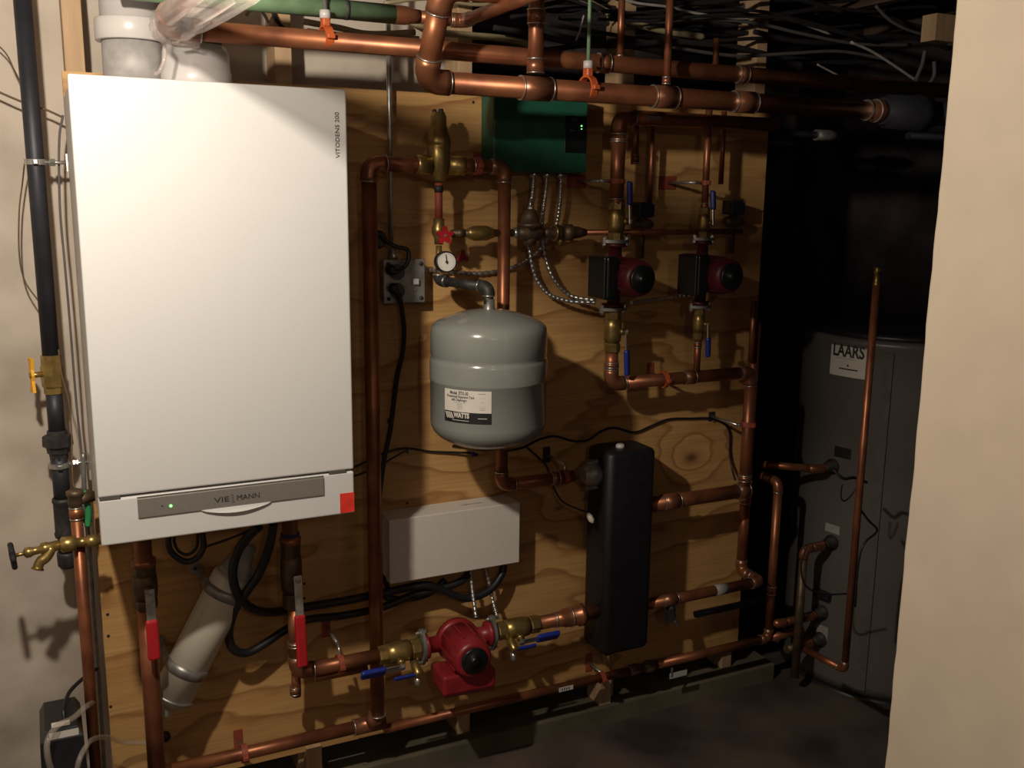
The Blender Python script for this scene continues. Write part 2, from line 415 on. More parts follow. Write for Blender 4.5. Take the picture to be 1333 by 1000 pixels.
for xx in (bxl + .02, bxr - .035):
    obj('latch_slot', BM(boxw, Vector((xx - .018, -fd - .0006, zs - .003)), Vector((xx + .018, -fd + .002, zs + .003))), 'slot_dark', fl)
def crescent(bm):
    x0 = P(262, 665, fd).x; x1 = P(352, 652, fd).x; n = 20; top = []; bot = []
    for i in range(n + 1):
        t = i / n; s = math.sin(math.pi * t); x = x0 + (x1 - x0) * t
        top.append(Vector((x, -fd - .0045, zb2 + .0008))); bot.append(Vector((x, -fd - .0045 - .004 * s, zb2 - .0100 * s ** .8)))
    prism(bm, top + list(reversed(bot))[1:-1], Vector((0, .006, 0)))
obj('finger_pull', BM(crescent), 'white_enamel', fl)
yf = -fd - .0036
def onface(cx, cz, y): return lambda u, v, w_: Vector((cx + u, y - w_, cz + v))
zc = (zt2 + zb2) / 2 - .002; hz = .0235
xa = P(278, 650, fd).x; xb = P(337, 644, fd).x; W_ = xb - xa
text('lettering', 'VIE', .0150, 'ink', fl, onface(xa + W_ * .17, zc, yf), bold=0, fit=W_ * .33)
text('lettering', 'S', .0105, 'cable_grey', fl, onface(xa + W_ * .40, zc + .0048, yf), sx=1.2)
text('lettering', 'S', .0105, 'cable_grey', fl, onface(xa + W_ * .415, zc - .0048, yf), sx=1.2)
text('lettering', 'MANN', .0150, 'ink', fl, onface(xa + W_ * .755, zc, yf), bold=0, fit=W_ * .50)
p = P(222, 658, fd); led = obj('indicator_light', BM(lathe, Vector((p.x, yf + .001, p.z)), -Y_, [(0, .0026), (.002, .0022)], 14), 'led_green', fl, label='lit green indicator')
p = P(211, 658, fd); obj('button', BM(lathe, Vector((p.x, yf + .001, p.z)), -Y_, [(0, .0018), (.0015, .0016)], 12), 'ink', fl)
p0 = P(443, 669, fd); p1 = P(461, 640, fd)
obj('red_sticker', BM(boxw, Vector((p0.x, -fd - .0007, min(p0.z, p1.z) + .001)), Vector((bxr - .001, -fd + .001, p1.z - .001))), 'sticker_red', fl, label='bright red sticker')
c0 = P(440, 176, fd)
text('lettering', 'VITODENS 200', .0115, 'ink', bo, lambda u, v, w_: Vector((c0.x - .001 - v, -fd - w_, c0.z + u)), sx=1.14)

# flue above the boiler
def flue(pxc, pyc0, d, widths, lab, grp):
    """vertical pipe with collar; widths = [(row, width px)]"""
    c = P(pxc, pyc0, d); t = thing('flue_pipe', lab, 'flue', Vector((c.x, c.y, zt - .01)), grp)
    return c, t
c, t = flue(255, 80, .19, None, 'white plastic flue collar on the boiler top, under the bagged copper elbow', 'white plastic flues')
rr = rad(c, 86) / 1.0; zc0 = mv(c, 'z', py=100).z; zc1 = mv(c, 'z', py=62).z
obj('collar', BM(lathe, Vector((c.x, c.y, zt - .012)), Z_, [(0, rr * 1.04), (zc0 - zt + .018, rr * 1.04), (zc0 - zt + .022, rr), (zc1 - zt, rr * .97), (zc1 - zt + .012, rr * .93), (zc1 - zt + .016, rr * .80)], 40), 'white_plastic', t)
obj('pipe', BM(rings, [Vector((c.x, c.y, zc1)), Vector((c.x, c.y, JB + .1))], rr * .78, 36), 'logo_grey', t)  # white plastic turned grey, its shading put into the colour
c, t = flue(172, 40, .13, None, 'white plastic flue with a wide coupling, left of the bagged elbow', 'white plastic flues')
rr = rad(c, 88) / 2 * 1.0 * 2 / 2; rr = rad(c, 92); z0 = mv(c, 'z', py=53).z; z1 = mv(c, 'z', py=27).z
obj('pipe', BM(rings, [Vector((c.x, c.y, zt - .012)), Vector((c.x, c.y, z0 + .01))], rr * .84, 36), 'logo_grey', t)  # same white plastic, shade below the coupling set as grey colour
obj('coupling', BM(lathe, Vector((c.x, c.y, z0 - .004)), Z_, [(0, rr * .97), (.002, rr), (z1 - z0, rr), (z1 - z0 + .004, rr * .97), (z1 - z0 + .005, rr * .86)], 40), 'white_plastic', t)
obj('pipe', BM(rings, [Vector((c.x, c.y, z1)), Vector((c.x, c.y, JB + .1))], rr * .84, 36), 'white_plastic', t)

# ================================================================== FITTINGS (builders)
def hexprof(bm, base, dirv, h, r, seg=6): lathe(bm, base, dirv, [(0, r * .94), (h * .12, r), (h * .88, r), (h, r * .94)], seg)
def ball_valve(label, a, b, r, side, hdir, hcol, hlen, group='ball valves', body='brass', hw=None, flat=None):
    """ball valve whose body spans a->b; stem towards side; lever along hdir"""
    d = (b - a); L = d.length; z = d.normalized(); side = side.normalized(); hdir = hdir.normalized()
    t = thing('ball_valve', label, 'valve', a.copy(), group)
    obj('body', BM(lathe, a + z * L * .18, z, [(0, r * 1.15), (L * .03, r * 1.30), (L * .04, r * 1.45), (L * .2, r * 1.52), (L * .32, r * 1.55), (L * .44, r * 1.52), (L * .55, r * 1.45), (L * .56, r * 1.30), (L * .64, r * 1.15)], 28), body, t)
    obj('union_nut', BM(hexprof, a, z, L * .22, r * 1.42, 8), body, t); obj('union_nut', BM(hexprof, b - z * L * .22, z, L * .22, r * 1.42, 8), body, t)
    m_ = (a + b) / 2; s0 = r * 1.5
    obj('stem', BM(lathe, m_ + side * s0, side, [(0, r * .62), (r * .5, r * .6), (r * .55, r * .35), (r * 1.3, r * .35)], 14), body, t)
    p = m_ + side * (s0 + r * 1.0); wv = side.cross(hdir).normalized(); hw = hw or .017
    obj('lever', BM(box, p + hdir * (hlen * .22), [hlen * .55, hw * .85, .0025], (hdir, wv, side)), 'zinc', t)
    obj('nut', BM(lathe, p, side, [(0, r * .42), (r * .3, r * .42), (r * .34, r * .2)], 6), 'zinc', t)
    bm = bmesh.new(); box(bm, p + hdir * (hlen * .70), [hlen * .6, hw * 1.15, .013], (hdir, wv, side), bev=.005)
    obj('grip', bm, hcol, t, label={'handle_red': 'red plastic grip', 'handle_blue': 'blue plastic grip'}.get(hcol))
    return t
def flange(t, c, z, r, side, m='galvanised', n='flange'):
    """two-bolt pump flange centred at c, normal z, ears along side"""
    w_ = z.cross(side).normalized(); pts = []
    for k in range(32):
        a = 2 * math.pi * k / 32; e = 1 + .45 * abs(math.cos(a)) ** 3
        pts.append(c + (side * math.cos(a) * e + w_ * math.sin(a)) * r - z * .004)
    obj(n, BM(prism, pts, z * .008), m, t)
    for s in (-1, 1):
        q = c + side * (s * r * 1.18)
        bm = bmesh.new(); lathe(bm, q - z * .016, z, [(0, .0032), (.032, .0032)], 10); lathe(bm, q + z * .004, z, [(0, .0062), (.006, .0062)], 6); lathe(bm, q - z * .010, z, [(0, .0062), (.006, .0062)], 6)
        obj('bolt', bm, 'zinc', t)
def pump(label, a, b, face, cube, up, rp, rm, lm, cubesize, cubem, redm='pump_red', rface=None, group='circulator pumps'):
    """circulator between flange centres a and b; motor cylinder towards face; terminal box towards cube"""
    z = (b - a).normalized(); c = (a + b) / 2; L = (b - a).length
    t = thing('circulator_pump', label, 'pump', c.copy(), group)
    sd = z.cross(face).normalized()
    flange(t, a, z, rp * 1.75, sd, 'galvanised'); flange(t, b, -z, rp * 1.75, sd, 'galvanised')
    bm = bmesh.new()
    lathe(bm, a + z * .005, z, [(0, rp * 1.7), (.009, rp * 1.7), (.010, rp * 1.05), (L * .28, rp * 1.15), (L * .5, rp * 1.35), (L * .72, rp * 1.15), (L - .020, rp * 1.05), (L - .019, rp * 1.7), (L - .010, rp * 1.7)], 28)
    lathe(bm, c - face * rp * 1.1, face, [(0, rm * .8), (rp * .4, rm * 1.08), (rp * 1.3, rm * 1.12), (rp * 1.6, rm * 1.0)], 32)
    obj('volute', bm, redm, t)
    m0 = c + face * rp * .4
    bm = bmesh.new(); lathe(bm, m0, face, [(0, rm), (lm * .85, rm * .97), (lm * .95, rm * .9), (lm, rm * .78)], 36)
    for k in range(10):
        an = 2 * math.pi * k / 10; v = (z * math.cos(an) + sd * math.sin(an))
        box(bm, m0 + face * lm * .40 + v * rm * .99, [lm * .72, .004, .006], (face, v.cross(face), v))
    obj('motor', bm, redm, t)
    rf = rface or rm * .72
    ns = obj('nameplate', BM(lathe, m0 + face * (lm - .002), face, [(0, rf), (.006, rf), (.0075, rf * .92), (.0072, rf * .3), (.011, rf * .28), (.012, rf * .15)], 32), 'dark_panel', t)
    cc = m0 + face * lm * .35 + cube * (rm + cubesize[1] * .42)
    obj('terminal_box', BM(box, cc, cubesize, (face.cross(cube).normalized(), cube, face), bev=.008), cubem, t)
    obj('terminal_cover', BM(box, cc + cube * cubesize[1] * .5, [cubesize[0] * .96, .012, cubesize[2] * .94], (face.cross(cube).normalized(), cube, face), bev=.004), 'pump_red_dimmed' if cubem == 'pump_red' else cubem, t)
    return t
def hanger(label, base, dtip, pr, axis='x', plate='red_oxide', grp='split-ring pipe hangers', hw=.011, hh=.03, rot=0):
    """wall plate + rod + ring round a pipe: base pixel on the board"""
    p = P(base[0], base[1], 0); q = Vector((p.x, -dtip, p.z))
    t = thing('pipe_hanger', label, 'pipe hanger', p.copy(), grp)
    obj('wall_plate', BM(boxw, p + Vector((-hw, -.003, -hh)), p + Vector((hw, -.0002, hh)), bev=.001), plate, t)
    obj('rod', BM(rings, [p + Vector((0, -.003, 0)), Vector((p.x, -dtip + pr * 1.1, p.z))], .0042, 10), 'zinc', t)
    return t, p, q
def ring_clamp(t, c, axis, r, m='red_oxide', wd=.014, name='ring'):
    bm = bmesh.new(); n = 28; x, y, z = frame(axis)
    inn, out = r * 1.02, r * 1.22; v = []
    for k in range(n):
        d_ = x * math.cos(2 * math.pi * k / n) + y * math.sin(2 * math.pi * k / n)
        v.append([bm.verts.new(c + d_ * rr_ + z * zz) for rr_, zz in ((inn, -wd / 2), (out, -wd / 2), (out, wd / 2), (inn, wd / 2))])
    for k in range(n):
        a_, b_ = v[k], v[(k + 1) % n]
        for j in range(4): bm.faces.new((a_[j], a_[(j + 1) % 4], b_[(j + 1) % 4], b_[j]))
    for s in (-1, 1):
        box(bm, c + x * (s * r * 1.32), [.012, .010, wd], (x, y, z), bev=.002)
    return obj(name, bm, m, t)

# ================================================================== HEADERS UNDER THE CEILING
D1 = .28
pts = path((236, 38, D1), ('x', 1245))
h1 = run('copper_pipe', 'upper long copper header running from the bagged elbow to the right', pts, r=.0190, couplings=[(mv(pts[0], 'x', px=785), 'x', .012), (mv(pts[0], 'x', px=965), 'x', .012), (mv(pts[0], 'x', px=246), 'x', .02)])
a = pts[0]; D1r = .0190
obj('elbow', BM(rings, smooth_path([a + X_ * .02, a - X_ * .004, a + Vector((-.022, -.012, .004)), a + Vector((-.028, -.04, .010)), a + Vector((-.028, -.07, .014))], 5), D1r * 1.2, 20), 'copper_fitting', h1)
obj('pipe', BM(rings, [a + Vector((-.028, -.06, .012)), a + Vector((-.028, -.84, .006))], D1r, 20), 'copper', h1)
def bag(bm):
    import mathutils.noise as NZ
    pp = smooth_path([a + Vector((.030, -.006, -.002)), a + Vector((-.016, -.016, .004)), a + Vector((-.030, -.05, .010)), a + Vector((-.028, -.14, .008)), a + Vector((-.028, -.35, -.006)), a + Vector((-.028, -.74, -.024))], 8)  # far part is out of view, added to shade the boiler front
    n = len(pp); prev = None; seg = 30
    for i, p_ in enumerate(pp):
        t_ = i / (n - 1); d_ = (pp[min(i + 1, n - 1)] - pp[max(i - 1, 0)]).normalized(); x, y, z = frame(d_)
        ring = []
        for k in range(seg):
            an = 2 * math.pi * k / seg; q = x * math.cos(an) + y * math.sin(an)
            R_ = D1r * (1.2 + .35 * min(1, t_ * 1.2)) + .012 * abs(NZ.noise(Vector((math.cos(an) * 2.2, math.sin(an) * 2.2, t_ * 5)))) + .004 * abs(math.sin(an * 4 + t_ * 6))
            ring.append(bm.verts.new(p_ + q * R_ + Vector((0, 0, -.016 * min(1, t_ * 2)))))
        if prev:
            for k in range(seg): bm.faces.new((prev[k], prev[(k + 1) % seg], ring[(k + 1) % seg], ring[k]))
        prev = ring
tag(obj('plastic_bag', BM(bag), 'plastic_bag'), 'crumpled clear plastic bag wrapped round the copper elbow at the top left', 'plastic bag')
cable('plastic_strip', 'twisted end of clear plastic hanging down from the bagged elbow', 'plastic strip', [(200, 25, .36), (203, 45, .34), (213, 58, .32), (214, 75, .31), (208, 92, .31), (202, 97, .30)], 5, 'plastic_bag')

D2 = .34; R2 = .0222
s = P(560, 108, D2)
pts = [s + Vector((-.008, 0, 0)), mv(s, 'x', px=1125)]
el = P(553, 106, D2)
top = el + Vector((0, -.10, .165)); 
pts = [mv(top, 'x', px=700), top, el, mv(el, 'x', px=1128)]
pts[0] = top + Vector((.16, 0, 0))
h2 = run('copper_pipe', 'thick lower copper header with a bend rising at its left end', pts, r=R2, wref=1,
         couplings=[(mv(el, 'x', px=697), 'x', .035), (mv(el, 'x', px=864), 'x', .03), (mv(el, 'x', px=968), 'x', .03)])
e = mv(el, 'x', px=1128)
bm = bmesh.new(); lathe(bm, e, X_, [(0, R2 * 1.12), (.03, R2 * 1.12), (.032, R2 * 1.3), (.05, R2 * 1.3)], 32)
obj('coupling', bm, 'copper_fitting', h2)
sring(h2, e, X_, R2, h=.004, k=1.2); sring(h2, e + X_ * .03, X_, R2, h=.004, k=1.34)
obj('threaded_adapter', BM(lathe, e + X_ * .05, X_, [(0, R2 * 1.5), (.02, R2 * 1.5), (.022, R2 * 1.9), (.11, R2 * 2.0), (.115, R2 * 2.15), (.15, R2 * 2.15), (.155, R2 * 1.6)], 36), 'black_iron', h2)
obj('pipe', BM(rings, [e + X_ * .2, e + X_ * .9], R2 * 1.5, 28), 'black_iron', h2)

pts = path((697, 96, D2), ('z', -30))
run('copper_pipe', 'vertical copper pipe dropping into the tee of the thick header above the green box', pts, r=.0165, couplings=[(mv(pts[0], 'z', py=86), 'z', .014), (mv(pts[0], 'z', py=22), 'z', .014)])
run('copper_pipe', 'thin copper riser in front of the pine stud, on the upper header', path((807, 82, D1), ('z', -30)), wpx=9, couplings=[(P(807, 76, D1), 'z', .006)])
run('copper_pipe', 'shiny thin copper riser standing on the thick header, right of the pine stud', path((868, 108, D2), ('z', -30)), wpx=10, couplings=[(P(867.5, 105, D2), 'z', .007)])
run('copper_pipe', 'short dark copper stub rising from the upper header near the right pine stud', path((931, 90, D1), ('z', 50)), wpx=8)

# green pipe + copper continuation
DG = .25
g0 = P(240, -12, DG); g0 = P(400, 8, DG)
t = thing('green_painted_pipe', 'green painted pipe under the ceiling ending in a copper reducer', 'pipe', mv(g0, 'x', px=180))
rg = rad(g0, 25)
ge = mv(g0, 'x', px=513)
obj('pipe', BM(rings, [mv(g0, 'x', px=150), ge], rg, 26), 'green_pipe', t)
obj('coupling', BM(lathe, ge - X_ * .005, X_, [(0, rg * .98), (.006, rg * 1.0), (.03, rg * .98), (.045, rg * .8), (.06, rg * .74)], 26), 'copper_fitting', t)
q = mv(ge, 'x', px=604)
pts = [ge + X_ * .05, q, q + Vector((0, -.42, 0))]
run('copper_pipe', 'copper pipe leaving the green pipe and turning towards the viewer', pts, r=rg * .70)
obj('band', BM(rings, [mv(g0, 'x', px=448), mv(g0, 'x', px=453)], rg * 1.03, 26), 'ink', t)

# ceiling hangers
def drop_hanger(px, py, d, rp, lab, rodm, nutm):
    c = P(px, py, d); t = thing('pipe_hanger', lab, 'pipe hanger', c.copy(), 'orange clevis hangers on the headers')
    ring_clamp(t, c, X_ * .9 + Z_ * .0 + Y_ * .12, rp, 'orange_clamp', .016, 'clamp')
    bm = bmesh.new(); box(bm, c + Vector((0, 0, rp * 1.5)), [.016, .022, rp * .9], bev=.004); obj('yoke', bm, 'orange_clamp', t)
    obj('rod', BM(rings, [c + Z_ * (rp * 1.5), c + Z_ * .30], .0042, 10), rodm, t)
    obj('nut', BM(lathe, c + Z_ * (rp * 1.85), Z_, [(0, .011), (.016, .011)], 14), nutm, t)
drop_hanger(424, 49, D1, .0190, 'orange hanger with a white nut holding the upper header over the boiler', 'zinc', 'white_plastic')
drop_hanger(765, 115, D2, R2, 'orange hanger holding the thick header above the green box', 'green_pipe', 'white_plastic')

# ================================================================== ELECTRICAL CONDUIT, JUNCTION BOX
run('steel_conduit', 'straight grey steel conduit dropping behind the headers to the outlet box', path((505, -20, .025), ('z', 318)), wpx=7, m='zinc', fm='zinc', cat='conduit', rings_=False)
jb = P(518, 364, 0); jw = .098; jh = .098
t = thing('outlet_box', 'grey metal outlet box with two black plugs, right of the tall copper riser', 'outlet box', Vector((jb.x, 0, jb.z - jh / 2)))
obj('box', BM(boxw, Vector((jb.x - jw / 2, -.045, jb.z - jh / 2)), Vector((jb.x + jw / 2, -.001, jb.z + jh / 2)), bev=.006), 'galvanised', t)
obj('cover', BM(boxw, Vector((jb.x - jw / 2 - .004, -.050, jb.z - jh / 2 - .003)), Vector((jb.x + jw / 2 + .002, -.045, jb.z + jh / 2 + .003)), bev=.0015), 'galvanised', t)
for sx_ in (-1, 1):
    for sz_ in (-1, 1):
        obj('screw', BM(lathe, Vector((jb.x + sx_ * .041, -.050, jb.z + sz_ * .041)), -Y_, [(0, .005), (.002, .005), (.0025, .002)], 12), 'malleable_iron', t)
for sz_ in (-.022, .022):
    obj('socket', BM(lathe, Vector((jb.x - .020, -.050, jb.z + sz_)), -Y_, [(0, .019), (.003, .019), (.0035, .017)], 24), 'cable_grey', t)
obj('toggle_switch', BM(boxw, Vector((jb.x + .018, -.062, jb.z - .008)), Vector((jb.x + .032, -.050, jb.z + .006)), bev=.002), 'white_plastic', t)
obj('toggle_screw', BM(lathe, Vector((jb.x + .026, -.050, jb.z - .022)), -Y_, [(0, .004), (.002, .003)], 10), 'zinc', t)
obj('connector', BM(rings, [Vector((P(512, 330, .025).x, -.025, jb.z + .04)), Vector((P(512, 330, .025).x, -.025, jb.z + .075))], .011, 16), 'zinc', t)
def cord(label, pl, pix, wpx):
    p_ = P(*pl); t_ = thing('appliance_lead', label, 'cord', p_.copy(), 'black power cords at the outlet box')
    bm = bmesh.new(); lathe(bm, Vector((p_.x, -.052, p_.z)), -Y_, [(0, .012), (.012, .013), (.02, .009), (.024, .005)], 16)
    obj('plug', bm, 'black_rubber', t_); cable('cable', '', '', pix, wpx, 'black_rubber', parent=t_)
cord('black cord looping from the upper plug of the outlet box back towards the copper riser', (507, 351, .05), [(507, 353, .07), (516, 354, .075), (526, 348, .07), (532, 337, .07), (530, 325, .065), (515, 321, .06), (505, 315, .055), (495, 308, .045), (486, 312, .03)], 5.5)
cord('black cord hanging from the lower plug down behind the white control box', (510, 375, .05), [(512, 377, .07), (519, 383, .075), (523, 400, .06), (526, 430, .05), (524, 460, .04), (517, 490, .035), (513, 520, .03), (508, 560, .03), (500, 600, .03), (494, 650, .025), (491, 700, .02), (498, 745, .02), (506, 768, .02)], 6.5)
tag(obj('cable_tie', BM(rings, [P(509, 545, .03), P(508.5, 551, .03)], .0075, 12), 'black_plastic'), 'small black tie round the hanging cord left of the tank', 'cable tie')
tag(obj('grommet_fitting', BM(lathe, P(487, 311, .0), -Y_, [(0, .02), (.03, .022), (.045, .016)], 20), 'black_plastic'), 'round black plug behind the tall copper riser above the outlet box', 'plug')

# ================================================================== AIR SEPARATOR LOOP
DR = .105
s0 = P(571, 215, DR)
L_ = [mv(s0, 'x', px=551), mv(s0, 'x', px=480)]; L_.append(mv(L_[1], 'z', py=936))
riser = run('copper_pipe', 'tall copper riser between boiler and tank, elbow at top, tee at bottom', L_, wpx=18, wref=2,
            couplings=[])
RR = rad(L_[2], 18)
R_ = [mv(s0, 'x', px=590), mv(s0, 'x', px=657)]; R_.append(mv(R_[1], 'z', py=632)); R_.append(mv(R_[2], 'x', px=746))
tnk = run('copper_pipe', 'copper pipe from the air separator passing behind the grey tank to the black header', R_, wpx=17, wref=1,
          couplings=[(mv(R_[0], 'x', px=606), 'x', .02), (mv(R_[2], 'x', px=722), 'x', .01)])
sep = thing('air_separator', 'brass air separator with a domed vent, top left of the green box', 'air separator', mv(s0, 'z', py=236))
z0 = mv(s0, 'z', py=236).z; z1 = mv(s0, 'z', py=146).z; rs = rad(s0, 34); hh = z1 - z0
obj('body', BM(lathe, Vector((s0.x, s0.y, z0)), Z_, [(0, rs * .42), (hh * .04, rs * .50), (hh * .12, rs * .68), (hh * .32, rs * .84), (hh * .5, rs * .92), (hh * .515, rs * .87), (hh * .53, rs * .92), (hh * .63, rs * .94), (hh * .645, rs * .86), (hh * .69, rs * .86), (hh * .70, rs * .76), (hh * .74, rs * .76), (hh * .75, rs * .70), (hh * .79, rs * .70), (hh * .80, rs * .64), (hh * .95, rs * .60), (hh * .96, rs * .52), (hh, rs * .48)], 32), 'brass', sep)
obj('vent_cap', BM(lathe, Vector((s0.x + .006, s0.y, z1 - .006)), Z_, [(0, .006), (.012, .006), (.014, .003)], 12), 'malleable_iron', sep)
obj('vent_cap', BM(lathe, Vector((s0.x - .010, s0.y, z1 - .006)), Z_, [(0, .005), (.010, .005), (.012, .003)], 12), 'malleable_iron', sep)
for sgn, px in ((-1, 542), (1, 603)):
    q = mv(s0, 'x', px=px)
    obj('port', BM(lathe, s0 + X_ * sgn * rs * .7, X_ * sgn, [(0, RR * 1.25), (abs(q.x - s0.x) - rs * .9, RR * 1.3), (abs(q.x - s0.x) - rs * .7, RR * 1.3), (abs(q.x - s0.x) - rs * .68, RR * 1.1)], 24), 'brass', sep)
t, p_, q_ = hanger('small red bracket standing on the copper pipe right of the air separator', (621, 214), .10, RR)
ring_clamp(t, mv(s0, 'x', px=621), X_, RR)

# line from separator to fill valve and gauge
DV = .115
p0 = mv(s0, 'z', py=238); p1 = mv(p0, 'z', py=288)
run('iron_pipe', 'short dark pipe between the air separator and the red-handled shutoff', [p0, p1], wpx=10, m='red_oxide', couplings=[(mv(p0, 'z', py=246), 'z', .008)], fm='malleable_iron', rings_=False)
sv = thing('shutoff_valve', 'small brass shutoff with a red star-shaped handle above the pressure gauge', 'valve', p1.copy())
p2 = mv(p1, 'z', py=322); cv = mv(p1, 'z', py=304)
bm = bmesh.new(); lathe(bm, p1 + Z_ * .006, -Z_, [(0, .013), (.014, .013), (.02, .017), (.034, .017), (.045, .011), (.060, .010)], 20); obj('body', bm, 'brass', sv)
obj('stem', BM(rings, [cv, cv - Y_ * .04], .005, 12), 'brass', sv)
def star(bm, c, n, ro, ri, th):
    pts = [];
    for k in range(n * 6):
        a = 2 * math.pi * k / (n * 6); r_ = ri + (ro - ri) * (.5 + .5 * math.cos(n * a)); pts.append(c + Vector((math.sin(a) * r_, 0, math.cos(a) * r_)))
    prism(bm, pts, Vector((0, -th, 0)))
hs = Vector((mv(cv - Y_ * .04, 'x', px=579).x, cv.y - .036, cv.z - .003))
obj('handle', BM(star, hs, 5, .022, .012, .009), 'handle_red', sv, label='red star-shaped handle')
obj('handle_screw', BM(lathe, hs - Y_ * .008, -Y_, [(0, .004), (.003, .003)], 10), 'zinc', sv)
pg = thing('pressure_gauge', 'round white-faced pressure gauge left above the grey tank', 'gauge', P(582, 340, .14))
gc = P(581, 341, .155); rgau = rad(gc, 28)
nf = Vector((-.16, -1, .05)).normalized()
obj('case', BM(lathe, gc - nf * .026, nf, [(0, rgau * .9), (.004, rgau), (.026, rgau), (.030, rgau * .97), (.030, rgau * .86)], 36), 'black_plastic', pg)
gx, gy, gz = frame(nf)
gx = Vector((0, 0, 1)).cross(nf).normalized(); gy = nf.cross(gx)
dial = obj('dial', BM(lathe, gc + nf * .001, nf, [(0, rgau * .85), (.0035, rgau * .85)], 36), 'label_white', pg)
bm = bmesh.new()
for k in range(21):
    an = math.radians(-225 + k * 270 / 20 + 180) ; v = gx * math.cos(math.radians(225 - k * 13.5)) + gy * math.sin(math.radians(225 - k * 13.5))
    box(bm, gc + nf * .0047 + v * rgau * .72, [rgau * .12, .0006, .0003], (v, nf.cross(v), nf))
obj('scale_marks', bm, 'ink', dial)
bm = bmesh.new(); v = (gy + gx * -.12).normalized(); box(bm, gc + nf * .006 + v * rgau * .22, [rgau * .85, .0022, .0006], (v, nf.cross(v), nf)); lathe(bm, gc + nf * .0045, nf, [(0, .0035), (.003, .003)], 14)
obj('needle', bm, 'ink', pg)
obj('stem', BM(rings, [Vector((p2.x, p2.y, gc.z)), gc - nf * .02], .006, 10), 'brass', pg)
run('brass_nipple', 'vertical brass nipple beside the pressure gauge', [p2 + Z_ * .004, mv(p2, 'z', py=352)], wpx=8, m='brass', fm='brass', cat='pipe fitting', rings_=False)
k0 = mv(p2, 'z', py=350); k1 = mv(k0, 'z', py=370); tkx = P(636, 400, .26)
k3 = Vector((tkx.x, tkx.y, mv(tkx, 'z', py=396).z)); k2 = Vector((tkx.x, tkx.y, mv(tkx, 'z', py=374).z))
k1 = Vector((k1.x, k1.y, k2.z + .004))
run('iron_pipe', 'black iron pipe with two elbows from the gauge over to the tank top', [k0, k1, k2, k3], wpx=13, wref=2, m='malleable_iron', fm='malleable_iron', k=1.28)
# second small red handle behind the gauge
c = P(601, 334, .03); tag(obj('valve_handle', BM(star, c, 3, .018, .008, .008), 'pump_red'), 'dark red handle half hidden right behind the pressure gauge', 'valve handle')

# fill line
f0 = mv(cv, 'x', px=588)
t = run('bronze_check_valve', 'dark fill line from the shutoff to the reducing valve over the copper pipe', [f0, mv(f0, 'x', px=676)], wpx=10, m='dull_bronze', fm='dull_bronze', rings_=False, couplings=[(mv(f0, 'x', px=599), 'x', .010)])
c = mv(f0, 'x', px=625); obj('body', BM(lathe, c - X_ * .035, X_, [(0, .011), (.008, .014), (.02, .018), (.05, .018), (.062, .014), (.07, .011)], 20), 'brass', t)
obj('collar', BM(lathe, mv(f0, 'x', px=668), X_, [(0, .013), (.012, .013)], 12), 'zinc', t)
pv = mv(f0, 'x', px=690)
t = thing('pressure_reducing_valve', 'bell-shaped bronze reducing valve with an upright screw below the green box', 'valve', pv.copy())
obj('body', BM(lathe, pv - X_ * .035, X_, [(0, .013), (.01, .016), (.02, .022), (.05, .022), (.06, .016), (.07, .013)], 20), 'dull_bronze', t)
obj('bonnet', BM(lathe, pv + Z_ * .000, Z_, [(0, .020), (.014, .026), (.016, .032), (.022, .032), (.024, .024), (.040, .021), (.055, .014), (.058, .006)], 24), 'dull_bronze', t)
obj('adjusting_screw', BM(rings, [pv + Z_ * .055, pv + Z_ * .080], .0035, 10), 'zinc', t)
obj('lock_nut', BM(lathe, pv + Z_ * .056, Z_, [(0, .007), (.006, .007)], 6), 'zinc', t)
obj('lower_cap', BM(lathe, pv, -Z_, [(0, .018), (.025, .017), (.032, .010)], 20), 'dull_bronze', t)
bf = mv(pv, 'x', px=735)
t = thing('backflow_preventer', 'dark backflow preventer with a small brass drain, right of the reducing valve', 'valve', bf.copy())
x0 = mv(pv, 'x', px=706); Lb = mv(pv, 'x', px=762).x - x0.x
obj('body', BM(lathe, x0, X_, [(0, .009), (Lb * .12, .013), (Lb * .2, .011), (Lb * .28, .019), (Lb * .40, .019), (Lb * .42, .015), (Lb * .5, .015), (Lb * .52, .021), (Lb * .66, .021), (Lb * .7, .016), (Lb * .82, .015), (Lb, .009)], 24), 'dull_bronze', t)
obj('union_ring', BM(lathe, x0 + X_ * Lb * .26, X_, [(0, .0205), (.006, .0205)], 24), 'brass', t)
obj('drain_port', BM(lathe, x0 + X_ * Lb * .42 - Z_ * .01, -Z_, [(0, .007), (.012, .007), (.022, .004)], 12), 'brass', t)
run('copper_pipe', 'thin copper water line running right from the backflow preventer behind the pumps', [mv(pv, 'x', px=762), mv(pv, 'x', px=965)], wpx=8)

